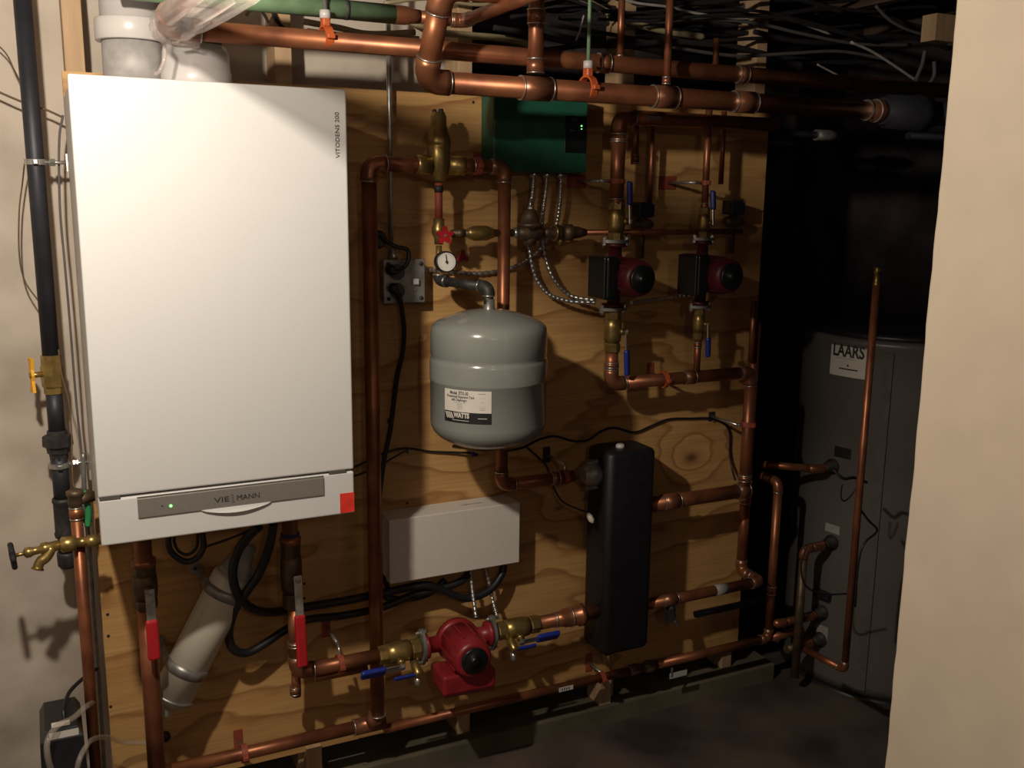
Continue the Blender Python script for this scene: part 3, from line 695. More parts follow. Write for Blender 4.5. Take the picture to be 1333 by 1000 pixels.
# ================================================================== EXPANSION TANK
TC = P(636, 500, .26); TR = rad(TC, 153)
zdn = P(636, 585, .26).z + .012; z1t = P(636, 402, .26).z
zsh = mv(TC, 'z', py=500).z
t = thing('expansion_tank', 'grey steel expansion tank with a white and black label in the middle', 'tank', Vector((TC.x, TC.y, zdn)))
zs1 = mv(Vector((TC.x - TR * .9, TC.y, 1.2)), 'z', py=425).z; zb1 = mv(Vector((TC.x - TR * .9, TC.y, 1.0)), 'z', py=552).z
zr = mv(Vector((TC.x, TC.y - TR, 1.1)), 'z', py=475).z; zr2 = mv(Vector((TC.x, TC.y - TR, 1.1)), 'z', py=506).z
prof = [(0, TR * .02)]
for k in range(1, 9):
    a = math.pi / 2 * k / 8; prof.append(((zb1 - zdn) * (1 - math.cos(a)), TR * .99 * math.sin(a) ** .75))
prof += [(zr2 - zdn - .001, TR * .99), (zr2 - zdn, TR * .998), (zr2 - zdn + .003, TR * .998), (zr - zdn - .012, TR * 1.0), (zr - zdn - .005, TR * .99), (zr - zdn, TR * .965), (zr - zdn + .005, TR * .985), (zs1 - zdn - .02, TR * .985), (zs1 - zdn - .004, TR * .965)]
for k in range(1, 11):
    a = math.pi / 2 * k / 10; prof.append((zs1 - zdn + (z1t - zs1) * math.sin(a) ** 1.0 * 1.0, TR * .955 * (1 - math.sin(a) ** 1.7) ** .9 if k < 10 else .004))
prof2 = prof[:len(prof) - 10]
for k in range(1, 11):
    u = k / 10; prof2.append((zs1 - zdn + (z1t - zs1) * (1 - (1 - u) ** 2 * (1)) , TR * .965 * (1 - u) + .0005))
obj('shell', BM(lathe, Vector((TC.x, TC.y, zdn)), Z_, prof2, 72), 'tank_grey', t)
obj('nipple', BM(lathe, Vector((TC.x, TC.y, z1t - .008)), Z_, [(0, .016), (.006, .013), (.03, .012)], 20), 'galvanised', t)
def cyl_hit(cx_, cy_, r, px, py):
    d_ = ray(px, py); ox, oy = CAM.x - cx_, CAM.y - cy_
    A = d_.x ** 2 + d_.y ** 2; B = 2 * (ox * d_.x + oy * d_.y); C_ = ox * ox + oy * oy - r * r
    s_ = (-B - math.sqrt(max(B * B - 4 * A * C_, 0))) / (2 * A); q = CAM + d_ * s_
    return math.atan2(q.y - cy_, q.x - cx_), q.z
def patch(bm, cx_, cy_, r, a0, a1, z0, z1, th=.0006, n=20):
    A, B, C2, D_ = [], [], [], []
    for k in range(n + 1):
        a_ = a0 + (a1 - a0) * k / n
        for lst, rr_, zz in ((A, r, z0), (B, r, z1), (C2, r + th, z1), (D_, r + th, z0)): lst.append(bm.verts.new((cx_ + math.cos(a_) * rr_, cy_ + math.sin(a_) * rr_, zz)))
    for k in range(n):
        for U, V in ((B, C2), (C2, D_), (D_, A)): bm.faces.new((U[k], V[k], V[k + 1], U[k + 1]))
def oncyl(cx_, cy_, r, ac, zc_): return lambda u, v, w_: Vector((cx_ + math.cos(ac + u / r) * (r + w_), cy_ + math.sin(ac + u / r) * (r + w_), zc_ + v))
aL, zLt = cyl_hit(TC.x, TC.y, TR, 579, 505); aR, zq = cyl_hit(TC.x, TC.y, TR, 640, 509)
_, zLb = cyl_hit(TC.x, TC.y, TR, 579, 547); _, zLm = cyl_hit(TC.x, TC.y, TR, 579, 533)
rl = TR * .9955
lb = obj('label', BM(patch, TC.x, TC.y, rl, aL, aR, zLm, zLt), 'label_white', t, label='white paper label')
ld = obj('label', BM(patch, TC.x, TC.y, rl, aL, aR, zLb, zLm), 'label_dark', t, label='black label with white lettering')
am = (aL + aR) / 2; Wl = (aR - aL) * TR; rl2 = rl + .0006; Hh = zLt - zLm
al = aL + (aR - aL) * .37
text('lettering', 'Model  ETX-30', .0105, 'ink', lb, oncyl(TC.x, TC.y, rl2, al - .02, zLt - Hh * .15), ext=.0002, bold=.0002, fit=Wl * .40)
text('lettering', 'Pressurized Expansion Tank', .0085, 'ink', lb, oncyl(TC.x, TC.y, rl2, al, zLt - Hh * .31), ext=.0002, bold=.0001, fit=Wl * .60)
text('lettering', 'with Diaphragm', .0085, 'ink', lb, oncyl(TC.x, TC.y, rl2, al - .02, zLt - Hh * .46), ext=.0002, bold=.0001, fit=Wl * .34)
for k in range(6):
    ww = (.36, .16, .15, .17, .15, .16)[k]
    obj('fine_print', BM(patch, TC.x, TC.y, rl2, al - ww * .32, al + ww * .32, zLt - Hh * (.60 + k * .055), zLt - Hh * (.585 + k * .055), .0002, 6), 'logo_grey', lb)
ac = aL + (aR - aL) * .82
for (z_0, z_1, w_) in ((.10, .14, .22), (.30, .31, .16), (.70, .71, .16), (.78, .80, .18), (.85, .87, .15), (.50, .52, .07)):
    obj('fine_print', BM(patch, TC.x, TC.y, rl2, ac - w_ / 2 * .55, ac + w_ / 2 * .55, zLt - Hh * z_1, zLt - Hh * z_0, .0002, 6), 'logo_grey', lb)
Hd = zLm - zLb
text('lettering', 'WATTS', Hd * .62, 'label_white', ld, oncyl(TC.x, TC.y, rl2, aL + (aR - aL) * .40, zLm - Hd * .33), ext=.0002, bold=.0007, fit=Wl * .34)
def wmark(bm):
    f_ = oncyl(TC.x, TC.y, rl2, aL + (aR - aL) * .12, zLm - Hd * .38); h_ = Hd * .28
    for k in range(4):
        x_ = -.008 + k * .0052; s_ = .0035
        prism(bm, [f_(x_ - s_, h_, 0), f_(x_ - s_ + .003, h_, 0), f_(x_ + s_ * .6 + .003, -h_, 0), f_(x_ + s_ * .6, -h_, 0)], (f_(0, 0, .0004) - f_(0, 0, 0)))
obj('emblem', BM(wmark), 'label_white', ld)
obj('fine_print', BM(patch, TC.x, TC.y, rl2, aL + (aR - aL) * .20, aL + (aR - aL) * .56, zLm - Hd * .80, zLm - Hd * .76, .0002, 10), 'label_white', ld)
obj('fine_print', BM(patch, TC.x, TC.y, rl2, aL + (aR - aL) * .74, aL + (aR - aL) * .92, zLm - Hd * .52, zLm - Hd * .47, .0002, 10), 'label_white', ld)
cable('tape_strap', 'yellowish strap under the grey tank', 'strap', [(590, 581, .2), (612, 584, .24), (625, 588, .27), (645, 584, .24), (665, 583, .18)], 5, 'yellow_tape')

# ================================================================== GREEN CONTROL BOX
gd = .075
g0 = P(642, 222, gd); g1 = P(766, 128, gd)
t = thing('pump_control_box', 'dark green metal control box under the headers', 'control box', Vector(((g0.x + g1.x) / 2, 0, P(700, 224, gd).z)))
zg0 = P(700, 224, gd).z; zg1 = P(700, 124, gd).z
obj('enclosure', BM(boxw, Vector((g0.x, -gd, zg0)), Vector((g1.x, -.001, zg1)), bev=.004), 'green_metal', t)
pnl = obj('display_panel', BM(boxw, Vector((P(735, 170, gd).x, -gd - .003, P(748, 199, gd).z)), Vector((P(763, 170, gd).x, -gd + .001, P(748, 151, gd).z)), bev=.001), 'dark_panel', t, label='black display panel')
for py in (164, 168):
    p = P(757, py, gd + .003); obj('indicator_light', BM(lathe, p, -Y_, [(0, .0017 if py == 164 else .001), (.001, .0015 if py == 164 else .0009)], 12), 'led_green', pnl)
p = P(748, 156, gd); obj('printed_mark', BM(box, Vector((p.x, -gd - .0032, p.z)), [.022, .0006, .006]), 'cable_grey', pnl)
p = P(744, 170, gd); obj('printed_mark', BM(box, Vector((p.x, -gd - .0032, p.z)), [.012, .0006, .004]), 'cable_grey', pnl)
for px in (695, 712, 730):
    p = P(px, 226, .04); obj('connector', BM(lathe, Vector((p.x, p.y, zg0 + .002)), -Z_, [(0, .011), (.012, .011), (.014, .009)], 12), 'zinc', t)
G = 'armoured conduits below the green control box'
armoured('armoured_conduit', 'left armoured conduit dropping from the green box behind the reducing valve', [(695, 224, .04), (694, 245, .04), (691, 270, .04), (688, 300, .03), (690, 330, .03), (697, 360, .03), (713, 382, .04), (740, 392, .06), (776, 394, .09)], 6, G)
armoured('armoured_conduit', 'middle armoured conduit from the green box curving down to the left pump', [(712, 224, .04), (711, 245, .04), (707, 275, .04), (706, 300, .03), (710, 335, .03), (722, 365, .04), (743, 385, .05), (776, 391, .085)], 6, G)
armoured('armoured_conduit', 'right armoured conduit from the green box ending behind the backflow preventer', [(730, 224, .04), (730, 245, .04), (728, 270, .04), (723, 295, .03), (705, 322, .02), (690, 335, .015), (665, 349, .012), (625, 356, .012), (590, 354, .012), (546, 350, .02)], 6, G)
armoured('armoured_conduit', 'armoured conduit linking the two black pump terminal boxes', [(822, 394, .06), (850, 390, .05), (880, 386, .06), (902, 384, .08)], 5.5, G)

# ================================================================== TWO PUMP COLUMNS ON THE RIGHT
DP = .12
c1 = P(803, 250, DP)
def at_x(p, px, py=None): return mv(p, 'x', px=px)
# column 1
top1 = mv(c1, 'z', py=152)
run('copper_pipe', 'copper pipe bending down from under the header to the left pump column', [mv(top1, 'x', px=1010), top1, mv(top1, 'z', py=266)], wpx=19, wref=1, couplings=[(mv(top1, 'z', py=262), 'z', .006), (mv(top1, 'z', py=183), 'z', .003)])
ball_valve('brass valve with a blue lever above the left pump', mv(c1, 'z', py=262), mv(c1, 'z', py=314), .0155, Vector((.62, -.78, 0)), Vector((0, .1, 1)), 'handle_blue', .10, 'valves on the two pump columns')
fl1 = mv(c1, 'z', py=314); fl1b = mv(c1, 'z', py=402)
pump('left of the two shaded red pumps with a black terminal box', fl1, fl1b, -Y_, -X_, None, .016, .047, .122, [.108, .034, .085], 'dark_panel', redm='pump_red_dimmed', rface=.034, group='pumps on the right columns')
ball_valve('brass valve with a blue lever below the left pump', mv(c1, 'z', py=404), mv(c1, 'z', py=458), .0155, Vector((.62, -.78, 0)), Vector((.05, 0, -1)), 'handle_blue', .115, 'valves on the two pump columns')
b1 = mv(c1, 'z', py=458); b2 = mv(b1, 'z', py=500)
e1 = mv(b2, 'x', px=978); e2 = mv(e1, 'z', py=643)
c2 = P(918, 250, DP)
run('copper_pipe', 'copper pipe from under the pumps running right and down to the header outlet', [b1, b2, e1, e2], wpx=17, wref=1, couplings=[(mv(b1, 'z', py=475), 'z', .006), (mv(b2, 'x', px=897), 'x', .015), (mv(e1, 'z', py=622), 'z', .008)])
t, p_, q_ = hanger('small bracket with a silver rod left of the orange clamp under the pumps', (846, 486), .10, .018); ring_clamp(t, mv(b2, 'x', px=864), X_, .0185, 'orange_clamp', .012)
# column 2
top2 = mv(c2, 'z', py=150)
run('copper_pipe', 'thinner vertical copper pipe above the right pump', [mv(c2, 'z', py=140), mv(c2, 'z', py=274)], wpx=9, couplings=[(mv(c2, 'z', py=162), 'z', .006), (mv(c2, 'z', py=268), 'z', .006)])
ball_valve('brass valve with a blue lever above the right pump', mv(c2, 'z', py=270), mv(c2, 'z', py=310), .0105, Vector((.62, -.78, 0)), Vector((0, .1, 1)), 'handle_blue', .085, 'valves on the two pump columns')
pump('right of the two shaded red pumps with a black terminal box', mv(c2, 'z', py=311), mv(c2, 'z', py=399), -Y_, -X_, None, .014, .047, .122, [.108, .034, .085], 'dark_panel', redm='pump_red_dimmed', rface=.034, group='pumps on the right columns')
ball_valve('brass valve with a blue lever below the right pump', mv(c2, 'z', py=401), mv(c2, 'z', py=442), .0105, Vector((.62, -.78, 0)), Vector((.05, 0, -1)), 'handle_blue', .09, 'valves on the two pump columns')
run('copper_pipe', 'short vertical copper pipe under the right pump', [mv(c2, 'z', py=440), mv(c2, 'z', py=486)], wpx=9, couplings=[(mv(c2, 'z', py=449), 'z', .006)])
# thinner pipes behind the columns
run('copper_pipe', 'copper pipe beside the left column ending in an orange bushing', path((828, 150, .05), ('z', 214)), wpx=10, couplings=[(P(827, 207, .05), 'z', .01)])
run('copper_pipe', 'very thin copper pipe right of the left pump column', path((850, 160, .05), ('z', 264)), wpx=6)
run('copper_pipe', 'very thin copper pipe just right of the right pump column', path((943, 145, .05), ('z', 240)), wpx=7)
def zone_valve(label, px, py):
    c = P(px, py, .05); t = thing('zone_valve', label, 'valve', c.copy(), 'dark zone valves behind the pump columns')
    obj('body', BM(lathe, c - X_ * .03, X_, [(0, .010), (.01, .014), (.03, .017), (.05, .014), (.06, .010)], 20), 'dull_bronze', t)
    obj('actuator', BM(box, c + Z_ * .038, [.05, .045, .04], bev=.006), 'black_plastic', t)
    obj('bonnet', BM(lathe, c + Z_ * .01, Z_, [(0, .012), (.012, .012)], 16), 'dull_bronze', t)
    obj('drop_pipe', BM(rings, [c, c - Z_ * .09], .008, 14), 'dull_bronze', t)
    obj('screw', BM(lathe, c + Vector((.018, -.022, .055)), -Y_, [(0, .003), (.003, .003)], 8), 'zinc', t)
zone_valve('dark valve actuator tucked behind the left pump column', 836, 292)
zone_valve('dark valve actuator tucked behind the right pump column', 954, 288)
for (bx, by, lab, tp) in ((750, 236, 'hanger rod fixed below the green box, holding the left pump column', top1), (868, 238, 'hanger rod between the two pump columns, holding the right one', mv(c2, 'z', py=238))):
    t, p_, q_ = hanger(lab, (bx, by), DP, .0, hw=.028, hh=.018)
    cc = Vector((tp.x, tp.y, p_.z))
    obj('arm', BM(rings, [Vector((p_.x, -DP, p_.z)), cc - X_ * .02], .0042, 10), 'zinc', t)
    ring_clamp(t, cc, Z_, .0165 if bx < 800 else .009, 'red_oxide', .012)

# ================================================================== BLACK INSULATED HEADER
dh0, dh1 = .045, .165
xh0 = P(790, 700, dh1).x; xh1 = P(852, 700, dh1).x; zh0 = P(783, 857, dh1).z; zh1 = P(790, 592, dh1).z
t = thing('insulated_header', 'tall black insulated hydraulic separator in the lower middle of the board', 'header', Vector(((xh0 + xh1) / 2, -(dh0 + dh1) / 2, zh0)))
def rbox(bm, x0, x1, y0, y1, z0, z1, rc, bev):
    pts = []
    for (cx_, cy_, a0) in ((x1 - rc, y1 - rc, 0), (x0 + rc, y1 - rc, 90), (x0 + rc, y0 + rc, 180), (x1 - rc, y0 + rc, 270)):
        for k in range(7): a_ = math.radians(a0 + k * 15); pts.append((cx_ + rc * math.cos(a_), cy_ + rc * math.sin(a_)))
    lv = [(z0, bev), (z0 + bev * .3, bev * .3), (z0 + bev, 0), (z1 - bev, 0), (z1 - bev * .3, bev * .3), (z1, bev)]
    mx, my = (x0 + x1) / 2, (y0 + y1) / 2; prev = None
    for (z_, ins) in lv:
        kx = 1 - ins / ((x1 - x0) / 2); ky = 1 - ins / ((y1 - y0) / 2)
        ring = [bm.verts.new((mx + (q[0] - mx) * kx, my + (q[1] - my) * ky, z_)) for q in pts]
        if prev:
            for k in range(len(pts)): f = bm.faces.new((prev[k], prev[(k + 1) % len(pts)], ring[(k + 1) % len(pts)], ring[k])); f.smooth = True
        else: bm.faces.new(list(reversed(ring)))
        prev = ring
    bm.faces.new(prev)
obj('insulation_shell', BM(rbox, xh0, xh1, -dh1, -dh0, zh0, zh1, .022, .012), 'black_foam', t)
obj('vent_cap', BM(lathe, Vector(((xh0 + xh1) / 2 - .012, -.115, zh1 - .002)), Z_, [(0, .012), (.008, .012), (.012, .008)], 16), 'white_plastic', t, label='white cap on top')
q = R_[3]
bm = bmesh.new(); lathe(bm, Vector((xh0 - .045, q.y, q.z)), X_, [(0, .021), (.012, .024), (.014, .030), (.026, .032), (.030, .034), (.044, .034)], 28)
obj('union_flange', bm, 'galvanised', t, label='galvanised union at the upper inlet')
for s_ in (-1, 1): obj('bolt', BM(lathe, Vector((xh0 - .035, q.y - .01, q.z + s_ * .036)), X_, [(0, .006), (.03, .006)], 6), 'zinc', t)
c = P(765, 668, .13); tag(obj('sensor_probe', BM(lathe, c, Vector((.2, -.4, -.6)), [(0, .004), (.01, .008), (.022, .008), (.03, .003)], 12), 'cream_plastic'), 'small cream sensor end stuck to the left side of the black header', 'sensor')
# outlets on the right
u0 = Vector((xh1 - .01, -DP, 0)); u0.z = P(860, 655, DP).z
run('copper_pipe', 'upper right outlet pipe of the black header joining the copper riser', [u0, Vector((e2.x + .01, -DP, u0.z))], wpx=19, couplings=[(mv(P(860, 655, DP), 'x', px=873), 'x', .025), (mv(P(860, 655, DP), 'x', px=966), 'x', .018)])
l0 = P(857, 784, DP); l1 = mv(l0, 'x', px=990); l2 = Vector((l1.x, -.03, l1.z)); l3 = Vector((l1.x, -.03, mv(l2, 'z', py=395).z))
l3 = mv(l2, 'z', py=420)
run('copper_pipe', 'lower right outlet pipe of the black header, stepping back to a riser behind', [Vector((xh1 - .01, -DP, l0.z)), l1 + X_ * .0, l2, mv(l2, 'z', py=640), l3], wpx=20, couplings=[(mv(l0, 'x', px=872), 'x', .022)], r=.0155)
run('copper_pipe', 'thin dark copper riser at the right edge of the plywood', path((982, 392, .05), ('z', 470)), wpx=8)
c = mv(l0, 'x', px=938); tag(obj('pipe_label', BM(patch_wrap := (lambda bm: rings(bm, [c - X_ * .022, c + X_ * .022], .0163, 20, cap=True))), 'logo_grey'), 'pale label wrapped round the lower right outlet pipe', 'label')
# drain valve under the lower outlet
dv = mv(l0, 'x', px=874)
t = thing('drain_valve', 'small drain valve with a bright outlet under the lower right header outlet', 'valve', dv.copy())
obj('body', BM(lathe, dv - Z_ * .012, -Z_, [(0, .012), (.02, .014), (.03, .010), (.035, .009)], 16), 'malleable_iron', t)
obj('outlet', BM(rings, [dv - Z_ * .045, dv - Z_ * .045 + Vector((.012, -.02, -.03))], .007, 12), 'zinc', t)
obj('wheel', BM(lathe, dv + Vector((-.0, -.012, -.035)), Vector((-.8, -.5, 0)), [(0, .006), (.02, .006), (.022, .018), (.028, .018)], 16), 'black_plastic', t)
dv2 = Vector(((xh0 + xh1) / 2 - .03, -.11, zh0))
t = thing('drain_cock', 'short drain cock under the bottom of the black header', 'valve', dv2.copy())
obj('body', BM(lathe, dv2 + Z_ * .005, -Z_, [(0, .012), (.015, .012), (.017, .008), (.03, .008)], 14), 'malleable_iron', t)
obj('outlet', BM(rings, [dv2 - Z_ * .02, dv2 + Vector((.006, -.01, -.045))], .004, 10), 'zinc', t)

# ================================================================== BOILER PUMP LINE
DB = .125
m0 = P(600, 832, DB)
hx = lambda px: mv(m0, 'x', px=px)
v1 = P(384, 795, DB); v2 = Vector((v1.x, v1.y, m0.z))
run('copper_pipe', 'copper pipe dropping from the boiler and bending right to the red pump', [mv(v1, 'z', py=788), v2, hx(495)], wpx=19, wref=1, couplings=[(mv(v1, 'z', py=838), 'z', .004)])
ball_valve('brass valve with a blue lever left of the red pump', hx(492), hx(546), .0175, Vector((-.1, -.85, -.55)), Vector((-1, 0, 0)), 'handle_blue', .105, 'valves beside the red pump', hw=.024)
pump('bright red boiler pump with a round black nameplate at the bottom', hx(549), hx(640), Vector((-.05, -1, 0)).normalized(), Vector((0, 0, -1)), None, .019, .051, .115, [.140, .052, .09], 'pump_red', rface=.034, group=None)
ball_valve('brass valve with a blue lever right of the red pump', hx(646), hx(700), .0175, Vector((-.1, -.85, -.55)), Vector((1, 0, 0)), 'handle_blue', .11, 'valves beside the red pump', hw=.024)
p = hx(700)
t = run('copper_pipe', 'short copper pipe with a wide adapter from the red pump to the black header', [p, Vector((xh0 + .01, p.y, p.z))], wpx=18)
obj('adapter', BM(lathe, hx(722), X_, [(0, .020), (.02, .021), (.03, .025), (.07, .026), (.072, .03), (.085, .03)], 28), 'copper_fitting', t)
sring(t, hx(722), X_, .019, k=1.12); sring(t, hx(742), X_, .026, k=1.08)
def blue_cock(label, px, py, hd):
    c = P(px, py, .17); t = thing('purge_valve', label, 'valve', c.copy(), 'small purge valves below the pump line')
    obj('body', BM(lathe, c + Vector((0, .04, .02)), Vector((0, -1, -.5)), [(0, .009), (.02, .012), (.045, .012), (.05, .008)], 14), 'brass', t)
    obj('lever', BM(box, c + hd * .035, [.055, .012, .007], (hd, Vector((0, .5, -1)).normalized(), hd.cross(Vector((0, .5, -1)).normalized())), bev=.003), 'handle_blue', t, label='blue lever')
    obj('outlet', BM(lathe, c + Vector((0, .01, -.01)), Vector((0, -.3, -1)), [(0, .008), (.02, .008), (.022, .005)], 12), 'zinc', t)
blue_cock('small purge cock with a dark blue lever under the valve left of the pump', 545, 878, Vector((-1, 0, 0)))
blue_cock('small purge cock with a dark blue lever under the valve right of the pump', 670, 846, Vector((1, 0, 0)))
# drain stub below the elbow
run('copper_pipe', 'short copper drain stub below the elbow left of the red pump', path((385, 872, .10), ('z', 906)), wpx=12, couplings=[(P(384, 899, .10), 'z', .008)])
run('copper_pipe', 'short orange copper length tucked under the pump line', path((410, 884, .10), ('x', 478)), wpx=9)
t, p_, q_ = hanger('hanger with a long silver rod left of the red pump', (424, 815), DB, .02); ring_clamp(t, Vector((p_.x, m0.y, m0.z)), X_, .0185)
obj('rod', BM(rings, [Vector((p_.x, -DB + .012, p_.z)), Vector((p_.x, -DB, m0.z + .02))], .004, 10), 'zinc', t)

# valves under the boiler
def boiler_valve(label, px, rows, d, w, ring=None):
    c = P(px, rows[0], d); a_ = mv(c, 'z', py=rows[0]); b_ = mv(c, 'z', py=rows[1]); r_ = rad(c, w) / 1.75
    t = ball_valve(label, a_, b_, r_, Vector((.12, -1, 0)), Vector((0, -.1, -1)), 'handle_red', a_.z - b_.z + .045, 'red-handled valves under the boiler', body='dull_bronze', hw=.022)
    top_ = Vector((c.x, c.y, zb + .03))
    obj('tail_piece', BM(lathe, top_, -Z_, [(0, r_ * 1.1), (top_.z - a_.z - .014, r_ * 1.1), (top_.z - a_.z - .012, r_ * 1.5), (top_.z - a_.z + .002, r_ * 1.5)], 24), 'copper_fitting', t)
    if ring: obj('band', BM(rings, [a_ + Z_ * .018, a_ + Z_ * .023], r_ * 1.3, 20), 'blue_tag', t, label='blue marking band')
    return a_, b_
a_, b_ = boiler_valve('left red-handled shutoff under the boiler', 187, (735, 792), .15, 36)
run('copper_pipe', 'wide copper drop below the left red-handled valve', [b_ + Z_ * .01, mv(b_, 'z', py=1040)], wpx=23)
a_, b_ = boiler_valve('right red-handled shutoff under the boiler', 378, (706, 790), DB, 32, True)

# ================================================================== BOTTOM PIPE RUNS
DL = .075
q0 = P(300, 985, DL); qa = mv(q0, 'x', px=205); qt = mv(q0, 'x', px=500)
bt = run('copper_pipe', 'thick copper pipe running along the foot of the board from the left', [qa, qt], wpx=18, couplings=[])
RB = rad(q0, 20)
tee = mv(q0, 'x', px=483); tz = L_[2]
obj('tee', BM(rings, [tee - X_ * .045, tee + X_ * .035], RB * 1.12, 22), 'copper_fitting', bt)
obj('tee_branch', BM(rings, [tee, Vector((tz.x, tz.y, tz.z + .012))], RB * 1.12, 22), 'copper_fitting', bt)
sring(bt, Vector((tz.x, tz.y, tz.z + .012)), Z_, RB, k=1.16); sring(bt, tee - X_ * .045, X_, RB, k=1.16)
n0 = P(586, 929, DL); n1 = mv(n0, 'x', px=500); n2 = mv(n0, 'x', px=822)
bt2 = run('copper_pipe', 'thinner copper pipe continuing right along the foot of the board to the union', [n1, n2], wpx=12)
n3 = mv(n0, 'x', px=862)
tag(obj('pipe_union', BM(lathe, n2 - X_ * .01, X_, [(0, .011), (.01, .017), (.03, .017), (.035, .013), (.055, .013), (.06, .018), (.08, .018), (.09, .011)], 20), 'dull_bronze'), 'dark union in the bottom pipe, right of the black header foot', 'pipe fitting')
n4 = mv(n0, 'x', px=1000); n5 = mv(n4, 'z', py=640)
n5 = mv(n4, 'z', py=628); n5b = mv(Vector((n5.x, n5.y, n5.z)), 'x', px=1020)
run('copper_pipe', 'thin copper pipe rising left of the water heater from the bottom run', [n3 - X_ * .02, n4, n5, n5 + Vector((0, .10, .0))], wpx=11, wref=1, couplings=[(mv(n4, 'z', py=768), 'z', .012)])
c = mv(n0, 'x', px=734); 
def tagplate(label, c, w_, h_, m_='label_white', bars=True, dy=-.013, tilt=0.0):
    t_ = thing('pipe_tag', label, 'label', c.copy()); obj('plate', BM(box, c + Vector((0, dy, 0)), [w_, .0012, h_], (X_ , Y_, Z_), bev=.0004), m_, t_)
    if bars:
        for k in range(4): obj('printed_mark', BM(box, c + Vector((-w_ * .28 + k * w_ * .16, dy - .0008, 0)), [w_ * .07, .0004, h_ * .55]), 'ink', t_)
tagplate('white printed tag on the copper pipe under the red pump', c, .045, .013)
c = P(883, 878, .08); c_t = c.copy(); tagplate('oblong pale blue-white valve lever on the bottom pipe right of the black header', c, .062, .018, 'white_plastic', False, 0)  # valve lever, built as a plain plate like the tags
obj('neck', BM(box, (c_t + Vector((-.024, 0, .012))), [.006, .004, .028]), 'zinc', [o_ for o_ in COL.objects if o_.name.startswith('pipe_tag')][-1])
c = mv(top1, 'x', px=846); tagplate('small pale tag on the copper pipe under the thick header', c, .04, .009, 'logo_grey', False, -.0225)
for (bx, by, lab, pc) in ((310, 963, 'red bracket with a short silver rod on the thick pipe at bottom left', mv(q0, 'x', px=318)), (766, 862, 'red bracket with a silver rod below the black header', mv(n0, 'x', px=786))):
    t, p_, q_ = hanger(lab, (bx, by), DL, .0, hh=.028)
    obj('drop', BM(rings, [q_, Vector((q_.x, -DL, pc.z + .012))], .0042, 10), 'zinc', t)
    ring_clamp(t, Vector((q_.x, pc.y, pc.z)), X_, .014 if bx > 500 else RB)
t, p_, q_ = hanger('black plate with a silver rod between the tank and the black header', (711, 592), DR, .0, plate='malleable_iron', hh=.022)
obj('drop', BM(rings, [q_, Vector((q_.x, -DR, R_[3].z + .012))], .0042, 10), 'zinc', t); ring_clamp(t, Vector((q_.x, -DR, R_[3].z)), X_, .0165)
t, p_, q_ = hanger('dark plate with a silver rod holding the right-hand copper riser', (926, 542), DP, .0, plate='malleable_iron', hh=.014)
cc = Vector((e1.x, e1.y, p_.z)); obj('arm', BM(rings, [q_, cc - X_ * .02], .0042, 10), 'zinc', t); ring_clamp(t, cc, Z_, .0175)
# insulated stub plates on the right edge
run('copper_pipe', 'thin dark pipe running right below the lower header outlet', path((905, 800, .03), ('x', 995)), wpx=9, m='black_iron')

# ================================================================== WHITE CONTROL BOX
wd = .085
w0 = P(507, 757, wd); w1 = P(676, 656, wd); zw0 = (P(507, 758, wd).z + P(676, 735, wd).z) / 2; zw1 = (P(507, 676, wd).z + P(676, 656, wd).z) / 2
xw0 = P(507, 715, wd).x; xw1 = P(676.5, 700, wd).x
t = thing('control_module', 'white rectangular control module mounted below the grey tank', 'control box', Vector(((xw0 + xw1) / 2, 0, zw0)))
obj('back_box', BM(boxw, Vector((xw0 + .002, -wd + .008, zw0 + .003)), Vector((xw1 - .002, -.001, zw1 - .001)), bev=.003), 'box_white', t)
obj('front_cover', BM(boxw, Vector((xw0, -wd, zw0)), Vector((xw1, -wd + .03, zw1)), bev=.002), 'box_white', t)
p = P(614, 649, .05); text('lettering', 'VIESSMANN', .009, 'logo_grey', t, lambda u, v, w_: Vector((p.x + u, -.045 + v, zw1 - .0008 + w_)), sx=1.3)
G = 'armoured conduits between control module and red pump'
armoured('armoured_conduit', 'left armoured conduit from the white module to the red pump', [(613, 740, .05), (614, 760, .05), (617, 785, .08), (620, 806, .11)], 5.5, G)
armoured('armoured_conduit', 'right armoured conduit from the white module to behind the pump valve', [(632, 738, .05), (636, 755, .05), (641, 780, .06), (648, 806, .09)], 5.5, G)
G = 'black cables under the boiler'
cable('power_cable', 'thick black cable looping from the boiler and along to the right under the white module', 'cable', [(337, 685, .2), (322, 700, .17), (308, 722, .15), (303, 750, .15), (311, 776, .15), (330, 793, .13), (356, 797, .09), (400, 790, .07), (450, 782, .06), (500, 772, .06), (550, 762, .06), (575, 768, .06), (605, 779, .06), (635, 770, .06), (652, 750, .05), (656, 735, .04)], 11, 'black_rubber', G)
cable('power_cable', 'thick black cable with a low loop left of the copper elbow', 'cable', [(356, 682, .2), (351, 710, .17), (338, 745, .15), (320, 772, .15), (304, 798, .13), (298, 828, .1), (305, 846, .09), (322, 850, .08), (345, 838, .07), (372, 820, .06), (400, 807, .06), (450, 801, .05), (500, 790, .05), (540, 774, .05), (575, 766, .05), (600, 757, .05), (612, 745, .04)], 11, 'black_rubber', G)
cable('power_cable', 'coiled black cable hanging close under the boiler bottom', 'cable', [(222, 690, .2), (219, 705, .2), (224, 720, .2), (240, 731, .2), (256, 727, .2), (265, 712, .2), (263, 695, .2)], 8, 'black_rubber', G)
cable('power_cable', 'inner turn of the coiled black cable under the boiler', 'cable', [(228, 690, .18), (227, 706, .18), (233, 718, .18), (245, 722, .18), (256, 712, .18), (257, 690, .18)], 4, 'black_rubber', G)
